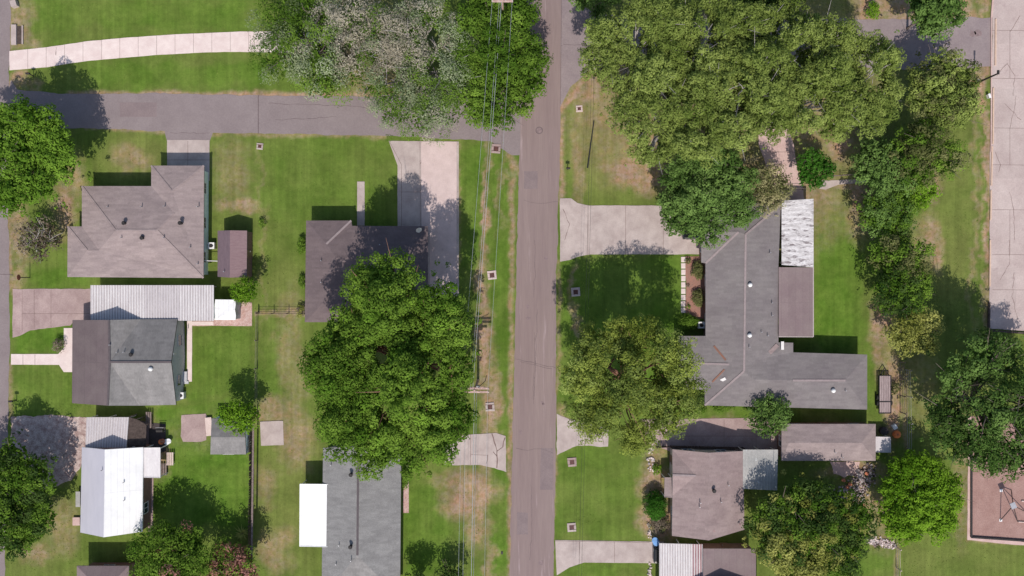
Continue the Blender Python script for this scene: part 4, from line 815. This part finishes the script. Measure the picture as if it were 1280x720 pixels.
# far side pole north
def wire(a, c, sag, r, m, label, grp='power lines along the road'):
    pts = [a.lerp(c, t / 24) - Vector((0, 0, sag * 4 * (t / 24) * (1 - t / 24))) for t in range(25)]
    b = MB(); b.tube(pts, r, 5, 0); o = b.build('power_line', M[m], merge=False); tag(o, label, 'power line', grp)
Z = Vector((0, 0, 9.95)); Z8 = Vector((0, 0, 8.6))
for k, (o1, o2, lb) in enumerate(((-1.45, -1.15, 'outermost left power line down the verge'), (-.45, -.35, 'second power line from the left down the verge'), (-.2, -.1, 'bundled power line close beside the second one'), (1.5, 1.1, 'rightmost power line down the verge'))):
    wire(b1 + Vector((o1, 0, 0)) + Z, b2 + Vector((o2, 0, 0)) + Z, .5, .016 if k != 2 else .024, 'wire', lb + ', above the crossarm pole')
for k, (o1, lb) in enumerate(((-1.45, 'outermost left power line'), (-.95, 'second line from the left'), (0.0, 'thick central power line'), (.25, 'thin line right of the thick one'), (1.5, 'rightmost power line'))):
    wire(b1 + Vector((o1, 0, 0)) + Z, b3 + Vector((o1, 0, 0)) + Z, .5, .03 if k == 2 else .015, 'wire', lb + ' crossing the cracked concrete drive')
for (x0, x1, lb) in ((743.5, 722, 'thin black cable over the right verge, left of the pair'), (746.5, 725.5, 'thin black cable over the right verge, right of the pair')):
    wire(P(x0, -60, 7), P(x1, 780, 7), .1, .014, 'wired', lb, 'black cables over the right lawns')
b = MB(); b.tube([P(742.5,151,.12), P(738.5,180,.12), P(734.5,210,.12)], [.06,.08,.1], 7); tag(b.build('fallen_pole', M['wired'], merge=False), 'long thin black pole lying on the dry right lawn', 'pole')
# bent lamp pole at right
base = P(1218, 105); root = empty('lamp_post', base, 'dark lamp post with an ochre footing beside the cracked slab', 'lamp post')
b = MB(); b.tube([base, base + Vector((0, 0, 4.9))], [.13, .09], 8); b.build('post', M['dark'], root)
b = MB(); b.cyl(base + Vector((.1, .05, 0)), .5, .35, 10, .4); b.build('footing', M['orangey'], root)
b = MB(); b.box(base + Vector((0, .15, 4.9)), (.24, .5, .12)); b.build('lamp_head', M['dark'], root)
b = MB(); p = base + Vector((.25, .35, .2)); b.box(p, (.3, .3, .4)); b.build('meter_box', M['metal'], root)
# sign on the left street
base = P(37.5, 347); root = empty('street_sign', base, 'small faded red sign on a post at the left street', 'sign')
b = MB(); b.tube([base, base + Vector((0, 0, 2.55))], .055, 6); b.build('post', M['dark'], root)
b = MB(); c = base + Vector((0, 0, 2.35)); n = 8; R_ = .38
ring = [c + Vector((.05, R_ * math.cos(math.pi / 8 + k * math.pi / 4), R_ * math.sin(math.pi / 8 + k * math.pi / 4))) for k in range(8)]
b.face(ring); b.face([v - Vector((.03, 0, 0)) for v in ring][::-1])
for k in range(8): b.face([ring[k], ring[k] - Vector((.03, 0, 0)), ring[(k + 1) % 8] - Vector((.03, 0, 0)), ring[(k + 1) % 8]])
b.build('sign_plate', M['redsign'], root)
def mailbox(x, y, label):
    base = P(x, y); root = empty('mailbox', base, label, 'mailbox', 'mailboxes on posts'); b = MB(); b.box(base + Vector((0, 0, .55)), (.1, .1, 1.1)); b.build('post', M['woodd'], root)
    b = MB(); b.box(base + Vector((0, 0, 1.16)), (.5, .22, .14)); b.tube([base + Vector((-.25, 0, 1.23)), base + Vector((.25, 0, 1.23))], .11, 10); b.build('box', M['dark'], root, merge=False)
    b = MB(); b.box(base + Vector((0, .14, 1.25)), (.12, .02, .16)); b.build('flag', M['redsign'], root)
mailbox(709.5, 212, 'dark mailbox on the right verge above the broad driveway')
mailbox(42, 95, 'dark mailbox at the start of the curving top path')
mailbox(21, 500, 'dark mailbox by the left street below the front walk')
box_thing('utility_box', 20, 6, (.7, .8, .6), 'pale utility box in the top left corner', 'utility box', 'conc', rz=.3)
for x, y in ((627.5, 691),): box_thing('valve_cover', x, y, (.25, .35, .06), 'tiny dark valve cover in the verge near the bottom', 'valve cover', 'dark')
#TREES
# ------------------------------------------------------------------ vegetation
def leaves_mesh(name, C, dens, size, mats, parent, seed, hz=.8, narrow=.7, matprob=None, droop=0.0, core=None, loose=.25, glimpse=(), focus=None):
    """C: array of clumps x,y,z,r,tint ; dens leaves per m2 of clump disc; core: lobes x,y,z,r filled with big inner leaves"""
    rg = np.random.default_rng(seed)
    cnt = np.maximum(4, (1.65 * dens * C[:, 3] ** 2).astype(int)); idx = np.repeat(np.arange(len(C)), cnt); n = len(idx)
    d = rg.normal(size=(n, 3)); d[:, 2] = np.where(d[:, 2] < -.1, -d[:, 2], d[:, 2]); d /= np.linalg.norm(d, axis=1)[:, None]
    rr = C[idx, 3] * (.62 + .38 * rg.random(n) ** .7) * (1 + .10 * rg.normal(size=n))
    pos = C[idx, :3] + d * rr[:, None] * np.array([1, 1, hz])
    nrm = d * .95 + rg.normal(size=(n, 3)) * loose + np.array([0, 0, .30])
    s = size * .87 * (.5 + 1.0 * rg.random(n)) * .5; tint = C[idx, 4] + rg.normal(size=n) * .12
    cm = rg.choice(len(mats), size=len(C), p=matprob); mi = cm[idx]
    if focus is not None:   # one leaf kind gathers in one part of the crown
        fp = P(focus[0], focus[1], 7); dd = np.hypot(C[:, 0] - fp.x, C[:, 1] - fp.y) / focus[2]; pr = np.clip(1.25 - dd * .8, focus[4], .95)
        cm = np.where(rg.random(len(C)) < pr, focus[3], rg.choice([k for k in range(len(mats)) if k != focus[3]], size=len(C))); mi = cm[idx]
    if core is not None and len(core):
        m = (42 * core[:, 3] ** 2).astype(int); ix = np.repeat(np.arange(len(core)), m); k = len(ix)
        dd = rg.normal(size=(k, 3)); dd /= np.linalg.norm(dd, axis=1)[:, None]
        pp = core[ix, :3] + dd * (core[ix, 3] * rg.random(k) ** .4 * .80)[:, None] * np.array([1, 1, .6])
        pos = np.concatenate([pos, pp]); nrm = np.concatenate([nrm, rg.normal(size=(k, 3)) * .5 + np.array([0, 0, .6])]); s = np.concatenate([s, size * 1.0 * (.7 + .6 * rg.random(k))]); tint = np.concatenate([tint, rg.random(k) * .35]); mi = np.concatenate([mi, np.zeros(k, int)]); n += k  # inner leaves tinted darker, painting shade into the gaps between lobes
    for gx, gy, gr, gz in glimpse:
        ok = ~((np.hypot(pos[:, 0] - gx, (pos[:, 1] - gy) * .65) < gr * (.75 + .5 * rg.random(n))) & (pos[:, 2] > gz)); pos = pos[ok]; nrm = nrm[ok]; s = s[ok]; tint = tint[ok]; mi = mi[ok]; n = len(pos)
    nrm /= np.linalg.norm(nrm, axis=1)[:, None]
    a = rg.normal(size=(n, 3)); a[:, 2] -= droop * 2; t = a - (a * nrm).sum(1)[:, None] * nrm; t /= np.linalg.norm(t, axis=1)[:, None]; bb = np.cross(nrm, t)
    V = np.stack([pos + t * s[:, None], pos + bb * (s * narrow)[:, None] + t * (s * .15)[:, None], pos - t * s[:, None], pos - bb * (s * narrow)[:, None] + t * (s * .15)[:, None]], 1).reshape(-1, 3)
    off = world_loc(parent); V = V - np.array([off.x, off.y, off.z]); V[:, 2] = np.maximum(V[:, 2], .03)
    me = bpy.data.meshes.new(name); me.vertices.add(4 * n); me.vertices.foreach_set('co', V.ravel().astype(np.float32))
    me.loops.add(4 * n); me.loops.foreach_set('vertex_index', np.arange(4 * n, dtype=np.int32)); me.polygons.add(n)
    me.polygons.foreach_set('loop_start', (np.arange(n) * 4).astype(np.int32)); me.update(calc_edges=True)
    at = me.attributes.new('tint', 'FLOAT', 'POINT'); at.data.foreach_set('value', np.repeat(np.clip(tint, 0, 1), 4).astype(np.float32))
    for m_ in mats: me.materials.append(m_)
    if len(mats) > 1: me.polygons.foreach_set('material_index', mi.astype(np.int32))
    o = bpy.data.objects.new(name, me); COL.objects.link(o); o.parent = parent; return o
def tree(name, x, y, rx, ry, H, leaf, label, cat='tree', lobes=9, clump=.42, dens=95, size=.27, bark='bark', group=None, seed=None, base_frac=.35, trunk=.25, matprob=None, narrow=.7, gap=.0, limbs_show=0, hc=None, droop=0, tintbase=.45, inner=True, lobe_r=.46, flat=1.0, core=True, loose=.25, holes=0, glimpses=0, focus=None):
    seed = seed if seed is not None else int(x * 7 + y * 13) % 9999; rg = np.random.default_rng(seed)
    hc = hc or H * .68; c = P(x, y, hc); k = .1 * (1 - hc / CAMH); RX, RY = rx * k, ry * k; R = (RX + RY) / 2
    z0 = H * base_frac; root = empty(name, (c.x, c.y, 0), label, cat, group)
    # lobes: big limb groups
    lob = [(0, 0, .30)]
    n1 = lobes - 1; ph = rg.random() * 6
    ringn = min(n1, max(5, int(2 * math.pi * (1 - lobe_r) / (lobe_r * 1.15)))) ; rest = n1 - ringn
    for i in range(ringn):
        a = ph + 2 * math.pi * i / ringn + rg.normal() * .14; rho = (1.0 - lobe_r) * rg.uniform(.93, 1.03); lob.append((rho * math.cos(a), rho * math.sin(a), rho))
    for i in range(rest):
        a = ph + i * 2.39996 + rg.normal() * .2; rho = (1 - lobe_r) * .95 * math.sqrt((i + .7) / rest) * rg.uniform(.75, .95); lob.append((rho * math.cos(a), rho * math.sin(a), rho))
    if holes: hs = [(0, 0, .3)] + lob[-rest:] if rest > 0 else []; lob = [q for q in lob[1:] if q not in lob[len(lob) - holes:]]
    clumps = []; lobc = []
    for (lx, ly, rho) in lob:
        lr = lobe_r * rg.uniform(.88, 1.18) * (1.0 - .12 * rho); LR = lr * R
        dz = rg.normal() * .07 * H - (.16 * H if rg.random() < .25 and rho < .6 else 0); top = H - LR * .55 - (H - z0) * .42 * flat * rho ** 1.8 + dz
        LC = np.array([c.x + lx * RX, c.y + ly * RY, max(top, z0 + LR * .3)]); lobc.append((LC, LR))
        rc = clump * LR; m = int(3.9 / (clump ** 2) * .62); lt = rg.normal() * .16
        for j in range(m):
            if rg.random() < gap: continue
            zz = 1 - 1.25 * (j + .5) / m; ang = j * 2.39996 + rg.random() * .6; rad = math.sqrt(max(0, 1 - zz * zz))
            f = rg.uniform(.66, 1.02)
            q = LC + np.array([rad * math.cos(ang) * RX / R, rad * math.sin(ang) * RY / R, zz * .72]) * LR * f
            clumps.append((q[0], q[1], max(q[2], z0 * .7 + .15), rc * rg.uniform(.6, 1.15), tintbase + lt + rg.normal() * .11))
    # stray sprays breaking the outline
    for _ in range(int(len(clumps) * .05)):
        a = rg.random() * 6.283; f = rg.uniform(.88, 1.04); clumps.append((c.x + RX * f * math.cos(a), c.y + RY * f * math.sin(a), rg.uniform(z0, z0 + (H - z0) * .5), clump * lobe_r * R * rg.uniform(.25, .5), tintbase + rg.normal() * .2))
    C = np.array(clumps)
    mats = [L[l] for l in (leaf if isinstance(leaf, (list, tuple)) else [leaf])]
    gl = []
    for k_ in range(glimpses):
        a_ = ph + k_ * 2.2 + rg.random(); r_ = R * rg.uniform(.12, .5); gl.append((c.x + r_ * math.cos(a_), c.y + r_ * math.sin(a_), rg.uniform(.55, .95), H * .52))
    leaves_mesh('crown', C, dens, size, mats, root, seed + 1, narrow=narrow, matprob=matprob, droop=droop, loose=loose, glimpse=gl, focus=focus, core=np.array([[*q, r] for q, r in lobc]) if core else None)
    if trunk:
        tz = z0 * .8 + .3; b = MB(); jx, jy = rg.normal(size=2) * .15
        b.tube([(c.x, c.y, -.1), (c.x + jx * .3, c.y + jy * .3, .4), (c.x + jx, c.y + jy, tz)], [trunk * R * .16 + .05, trunk * R * .12 + .04, trunk * R * .10 + .03], 9)
        tr = b.build('trunk', M[bark], root, smooth=True)
        for (LC, LR) in lobc:
            b = MB(); S = Vector((c.x + jx, c.y + jy, tz * .92)); E = Vector(LC) + Vector((0, 0, LR * (.25 if limbs_show == 0 else .5))); mid = S.lerp(E, .5) + Vector((rg.normal() * .1 * R * .3, rg.normal() * .1 * R * .3, -.1 * R * .3))
            r0 = trunk * R * .06 + .02; b.tube([S, mid, E], [r0, r0 * .65, r0 * .25], 6)
            nb = 3 + limbs_show * 4
            for _ in range(nb):
                e = E + Vector((rg.normal() * LR * .6, rg.normal() * LR * .6, rg.uniform(-.1, .55) * LR)); st = mid.lerp(E, rg.uniform(.2, .9)); m2 = st.lerp(e, .5) + Vector((rg.normal(), rg.normal(), rg.normal())) * LR * .08
                b.tube([st, m2, e], [r0 * .5, r0 * .3, .012], 5)
            b.build('limb', M[bark], root, merge=False)
        for gx, gy, gr, gz in gl:
            b = MB(); e = Vector((gx, gy, gz + .4)); a_ = rg.random() * 3.1; dv = Vector((math.cos(a_) * .5, math.sin(a_) + .3, .25)).normalized()
            s0 = Vector((c.x + jx, c.y + jy, tz)); b.tube([s0, s0.lerp(e, .6) - Vector((0, 0, .3)), e - dv * gr * .8, e, e + dv * gr * 1.3], [.22, .18, .15, .12, .04], 7)
            for q_ in range(3): w_ = Vector((rg.normal(), rg.normal(), .6)).normalized(); b.tube([e - dv * gr * (.5 - .5 * q_), e - dv * gr * (.5 - .5 * q_) + w_ * gr * 1.2], [.07, .02], 5)
            b.build('limb', M[bark], root, merge=False)
    return root
def bush(x, y, rx, ry, H, leaf, label, name='shrub', cat='shrub', dens=110, size=.16, seed=None, n=22, matprob=None, group=None, tintbase=.45):
    seed = seed if seed is not None else int(x * 5 + y * 11) % 9999; rg = np.random.default_rng(seed); hc = H * .6; c = P(x, y, hc); k = .1 * (1 - hc / CAMH); RX, RY = rx * k, ry * k; R = (RX + RY) / 2
    root = empty(name, (c.x, c.y, 0), label, cat, group); cl = []
    for j in range(n):
        zz = 1 - 1.0 * (j + .5) / n; ang = j * 2.4 + rg.random() * .5; rad = math.sqrt(1 - zz * zz); f = rg.uniform(.6, .8)
        cl.append((c.x + rad * math.cos(ang) * RX * f, c.y + rad * math.sin(ang) * RY * f, H * (.25 + .55 * zz), R * rg.uniform(.34, .48), tintbase + rg.normal() * .15))
    leaves_mesh('foliage', np.array(cl), dens * 2.4, size, [L[l] for l in (leaf if isinstance(leaf, (list, tuple)) else [leaf])], root, seed + 3, matprob=matprob)
    b = MB(); b.tube([(c.x, c.y, -.05), (c.x, c.y, H * .5)], [.06, .03], 6); b.build('stem', M['bark'], root)
    return root
T = tree
T('street_tree', 28, 197, 78, 74, 9.5, 'bright', 'rounded bright green tree at the left edge street corner', lobes=18, size=.28, dens=105, tintbase=.5, lobe_r=.32, clump=.4)
T('small_tree', 50, 299, 30, 32, 4.2, ['brown','olive'], 'sparse brownish small tree in front of the taupe house', lobes=6, size=.2, dens=45, bark='barkg', limbs_show=1, matprob=[.75,.25])
T('mossy_tree', 398, 52, 98, 78, 8.5, ['oak','moss','grey'], 'thin grey green mossy tree over the curving top path', loose=.5, gap=.24, focus=(452,30,5.2,1,.10), glimpses=4, matprob=[.40,.18,.42], narrow=.4, droop=.3)
T('mossy_tree', 524, 86, 78, 98, 9.5, ['oak','grey','moss'], 'moss hung tree between the thin tree and the dense street tree', loose=.5, lobes=20, clump=.42, size=.22, dens=120, lobe_r=.33, bark='barkg', limbs_show=0, gap=.06, focus=(492,50,4.6,2,.10), glimpses=3, matprob=[.34,.24,.42], narrow=.4, droop=.3)
T('street_tree', 624, 74, 62, 102, 9.4, 'oak', 'dense green street tree beneath the power lines', lobes=20, clump=.40, size=.25, dens=110, seed=5, tintbase=.42, lobe_r=.3)
T('oak_tree', 497, 460, 106, 150, 15, ['oak','bright'], 'huge spreading green oak hiding most of the dark brown house', lobes=26, clump=.34, size=.27, dens=110, bark='barkr', matprob=[.85,.15], glimpses=3, seed=31, lobe_r=.27, tintbase=.5, trunk=.3)
PI = [(798,62,74,66,13,'leftmost tall pine beside the road'),(842,148,86,66,13,'tall pine above the dry lawn'),(878,50,76,66,14,'tall pine left of the middle of the grove'),(928,124,80,64,15,'tall pine in the middle of the grove'),(985,66,88,74,14.5,'tall pine right of the middle at the back of the grove'),(1014,122,70,56,13,'tall pine above the pinkish drive'),(1074,104,58,74,13,'rightmost tall pine of the grove')]
for k, (x, y, rx, ry, H, lb) in enumerate(PI):
    T('pine_tree', x, y, rx, ry, H, 'pine', lb + ' with olive needles', lobes=21, clump=.36, size=.26, dens=135, bark='barkg', narrow=.5, group='tall olive pines at the top right', seed=100 + k, lobe_r=.32, limbs_show=0, glimpses=4, flat=.45, loose=.33, hc=H * .85, tintbase=.5, base_frac=.5)
T('tree', 745, -2, 34, 26, 8, 'mid', 'dark green tree at the top edge beside the road', lobes=7, dens=80, size=.28)
T('tree', 960, -20, 60, 34, 9, 'dark', 'dark tree along the top edge behind the pines', lobes=8, dens=80, size=.28)
T('oak_tree', 882, 245, 66, 64, 8, 'mid', 'round mid green tree at the ranch garage corner', lobes=18, clump=.4, dens=110, size=.26, lobe_r=.32, tintbase=.5)
T('blossom_tree', 957, 236, 32, 36, 5.2, ['cream','olive'], 'cream blossomed small tree against the ranch roof', lobes=8, dens=95, size=.2, matprob=[.8,.2])
T('round_tree', 1016, 211, 24, 26, 5, 'vivid', 'compact round deep green tree beside the pinkish drive', lobes=12, dens=190, size=.2, clump=.4, lobe_r=.36, seed=3)
T('tree', 1178, 114, 50, 58, 8.5, ['pine','olive'], 'bushy green tree beside the lamp post', lobes=10, dens=85, size=.26, matprob=[.6,.4], clump=.36)
T('tree', 1170, 12, 40, 42, 10, 'mid', 'dark green tree between the top dirt yard and the asphalt', lobes=9, dens=80, size=.28)
T('tree', 1104, 208, 42, 38, 7, 'mid', 'pale green tree at the top of the hedge row', lobes=8, dens=90, size=.26, tintbase=.6)
T('tree', 1152, 194, 52, 46, 8, ['oak','olive'], 'tall olive green tree at the top right of the hedge row', lobes=9, dens=85, size=.26, matprob=[.5,.5])
T('tree', 1142, 240, 30, 24, 5.5, 'lime', 'yellow green small tree in the hedge row', lobes=6, dens=100, size=.22)
T('tree', 1108, 266, 40, 36, 6, ['oak','mid'], 'mid sized tree of the hedge row beside the bare earth', lobes=8, dens=85, size=.24, matprob=[.6,.4])
T('tree', 1124, 322, 42, 38, 6.5, ['oak','olive'], 'dark olive tree in the middle of the hedge row', lobes=8, dens=90, size=.24, matprob=[.55,.45])
T('tree', 1128, 362, 42, 36, 7, ['oak','dark'], 'dark leafy tree low in the hedge row', lobes=8, dens=90, size=.24, matprob=[.5,.5])
T('tree', 1144, 416, 38, 32, 5.5, 'yellow', 'pale yellow green tree at the lower end of the hedge row', lobes=7, dens=95, size=.24, tintbase=.5)
T('oak_tree', 1240, 506, 90, 94, 11.5, ['mid','dark'], 'loose spreading tree at the right edge above the playground', lobes=20, clump=.40, dens=85, size=.26, gap=.15, matprob=[.75,.25], seed=77, glimpses=3, limbs_show=1, lobe_r=.3)
T('tree', 1148, 624, 56, 60, 5.8, 'lime', 'bright lime green tree beside the stone border', lobes=18, dens=105, size=.27, clump=.4, seed=42, lobe_r=.32)
T('tree', 1014, 664, 84, 70, 7.8, ['oak','dark','yellow'], 'large mottled green tree at the bottom right', lobes=20, dens=105, size=.26, focus=(985,712,5.0,2,.08), clump=.4, seed=8, lobe_r=.3)
T('oak_tree', 785, 480, 88, 94, 14.5, ['pine2','pine'], 'broad yellow olive tree beside the road and ranch house', matprob=[.5,.5], lobes=24, clump=.40, dens=125, size=.25, bark='barkr', glimpses=3, seed=61, narrow=.5, lobe_r=.28, loose=.4)
T('small_tree', 960, 519, 30, 28, 4.5, 'mid', 'small green tree leaning on the ranch house south wall', lobes=8, dens=100, size=.22, tintbase=.55)
T('tree', 14, 622, 58, 80, 7.4, ['oak','dark'], 'large dark green tree in the lower left corner', lobes=18, dens=100, size=.26, gap=.12, matprob=[.5,.5], seed=19, lobe_r=.32)
T('crape_myrtle', 214, 694, 54, 50, 6.5, ['oak','red'], 'bushy green crape myrtle with a few pink sprays', lobes=9, dens=85, size=.24, matprob=[.9,.1])
T('crape_myrtle', 288, 712, 38, 42, 5.8, ['red','oak','oak'], 'pink blossomed crape myrtle against the dark fence', lobes=9, dens=75, size=.22, matprob=[.4,.3,.3])
T('small_tree', 299, 521, 28, 26, 5, 'lime', 'small yellow green tree over the end of the timber fence', lobes=7, dens=100, size=.22, tintbase=.4)
T('small_tree', 308, 362, 22, 19, 4.2, 'lime', 'small leafy tree just below the plum shed', lobes=7, dens=100, size=.2, tintbase=.3)
bush(327, 279, 6, 7, 1.0, 'oak', 'small shrub near the top right corner of the plum shed', n=8)
T('small_tree', 521, 738, 22, 24, 5, 'dark', 'dark small tree at the bottom edge by the charcoal roofed house', lobes=7, dens=90, size=.22)
T('small_tree', 566, 722, 26, 20, 3.5, 'dark', 'dark low tree at the bottom edge under the power lines', lobes=6, dens=60, size=.22)
bush(820, 633, 14.5, 19, 2.6, 'vivid', 'round dark green shrub in the bed of the reddish house', n=30)
bush(826, 656, 14, 12, 1.0, ['brown','olive'], 'low brownish shrub below the round dark shrub', n=18, matprob=[.7,.3], dens=80)
bush(822, 587, 6, 8, .9, 'lime', 'small yellow green shrub by the porch of the reddish house', n=10)
bush(873, 338, 7.5, 13, 1.2, 'olive', 'upper oval clipped shrub in the ranch mulch bed', n=18, tintbase=.6)
bush(873, 373, 7.5, 13, 1.2, 'olive', 'lower oval clipped shrub in the ranch mulch bed', n=18, tintbase=.6)
bush(860, 326, 5, 5, .7, 'olive', 'tiny clipped shrub at the top of the ranch mulch bed', n=9)
bush(860, 383, 4, 4, .5, 'oak', 'tiny green plant low in the ranch mulch bed', n=6)
bush(860, 357, 3, 3, .4, 'brown', 'tiny brown plant in the middle of the ranch mulch bed', n=5)
bush(860, 403, 14, 10, 1.3, 'oak', 'green shrub in the shade at the ranch entry corner', n=22)
bush(877, 497, 6, 10, 1.2, 'dark', 'dark shrub against the ranch south west corner', n=14)
bush(377, 306, 6, 13, 1.1, 'oak', 'narrow shrub on the left wall of the dark brown house', n=14)
bush(377, 352, 4, 10, 1.0, 'oak', 'second narrow shrub on the left wall of the dark brown house', n=12)
bush(376, 388, 6, 10, 1.0, ['yellow','brown'], 'straggly flowering shrub at the lower left of the dark brown house', n=12, matprob=[.5,.5])
bush(72, 432, 8, 10, 1.4, 'brown', 'spiky brown shrub beside the splayed front walk', n=14, dens=70)
bush(1092, 12, 9, 12, 1.6, 'lime', 'small yellow green shrub in the top right dirt yard', n=14)
bush(1119, 486, 6, 9, 1.2, 'olive', 'weedy shrub right of the flatbed trailer', n=10)
bush(503, 590, 7, 26, 1.5, 'oak', 'shrub along the right wall of the charcoal roofed house', n=16)
bush(1097, 685, 4, 4, .6, 'dark', 'tiny dark plant above the stone row', n=6)
for x, y, s in ((940,506,9),(905,508,9),(870,512,8)): bush(x, y, s * 2, 5, .6, 'oak', {940:'low green hedge plant nearest the small leaning tree',905:'low green hedge plant in the middle of the ranch south wall',870:'low green hedge plant near the broad yellow olive tree'}[x], n=14)
# yucca
root = empty('yucca', P(305, 665), 'spiky light green yucca against the dark fence', 'yucca'); c = P(305, 665)
b = MB()
for k in range(34):
    a = k * 2.4; e = random.uniform(.15, 1.2); Ln = random.uniform(.8, 1.4); dv = Vector((math.cos(a) * math.cos(e), math.sin(a) * math.cos(e), math.sin(e))); sd = Vector((-math.sin(a), math.cos(a), 0)) * .05
    p0 = c + Vector((0, 0, .5)); m_ = p0 + dv * Ln * .55; t_ = p0 + dv * Ln + Vector((0, 0, -.25)); b.face([p0 - sd, m_ - sd, t_, m_ + sd, p0 + sd])
o = b.build('leaves', L['yellow'], root, merge=False); at = o.data.attributes.new('tint', 'FLOAT', 'POINT'); at.data.foreach_set('value', [.7] * len(o.data.vertices))
b = MB(); b.tube([c, c + Vector((0, 0, .55))], [.12, .09], 7); b.build('stem', M['bark'], root)
# grass tufts: uneven blades along bare edges and across lawns
def tufts():
    rg = np.random.default_rng(5); n = 60000; X = rg.uniform(-64, 64, n); Y = rg.uniform(-36.5, 36.5, n)
    px = X * 10 + 640; py = 360 - Y * 10; keep = np.ones(n, bool)
    hard = [(636,-10,705,730),(-10,-10,14,730),(0,115,655,172),(700,20,1240,86),(1236,-10,1290,416),(207,170,264,226),(484,176,575,374),(445,226,457,284),(699,246,882,329),(555,540,634,591),(695,516,762,570),(694,675,832,720),(800,522,986,567),(945,150,1008,262),(14,360,128,422),(12,442,92,466),(14,519,112,612),(233,400,242,478),(226,516,262,553),(324,525,356,558),(1209,519,1290,684),(856,319,885,399),(460,0,500,118),(703,0,740,110),(850,320,857,390)]
    for x0, y0, x1, y1 in hard: keep &= ~((px > x0) & (px < x1) & (py > y0) & (py < y1))
    t, bo = zip(*[pathf(v) for v in px]); t = np.array(t); bo = np.array(bo); keep &= ~((px < 482) & (py > t - 1) & (py < bo + 1))
    den = fbm(X, Y, 3.0, 77); keep &= rg.random(n) < np.clip((den - .3) * 2.2, .1, 1)
    X = X[keep]; Y = Y[keep]; n = len(X)
    a = rg.random(n) * 6.283; s = rg.uniform(.04, .10, n); h = rg.uniform(.03, .07, n); dx = np.cos(a) * s; dy = np.sin(a) * s; lx = rg.normal(size=n) * .05; ly = rg.normal(size=n) * .05
    V = np.stack([np.stack([X - dx, Y - dy, np.zeros(n)], 1), np.stack([X + dx, Y + dy, np.zeros(n)], 1), np.stack([X + lx, Y + ly, h], 1)], 1).reshape(-1, 3)
    me = bpy.data.meshes.new('grass'); me.vertices.add(3 * n); me.vertices.foreach_set('co', V.ravel().astype(np.float32)); me.loops.add(3 * n); me.loops.foreach_set('vertex_index', np.arange(3 * n, dtype=np.int32))
    me.polygons.add(n); me.polygons.foreach_set('loop_start', (np.arange(n) * 3).astype(np.int32)); me.update(calc_edges=True)
    at = me.attributes.new('tint', 'FLOAT', 'POINT'); at.data.foreach_set('value', np.repeat(rg.random(n), 3).astype(np.float32)); me.materials.append(leafmat('grass_blades', (.08,.15,.02), (.15,.20,.045)))
    o = bpy.data.objects.new('grass', me); COL.objects.link(o); tag(o, 'taller grass tufts scattered through the lawns', 'grass', None, 'stuff')
tufts()
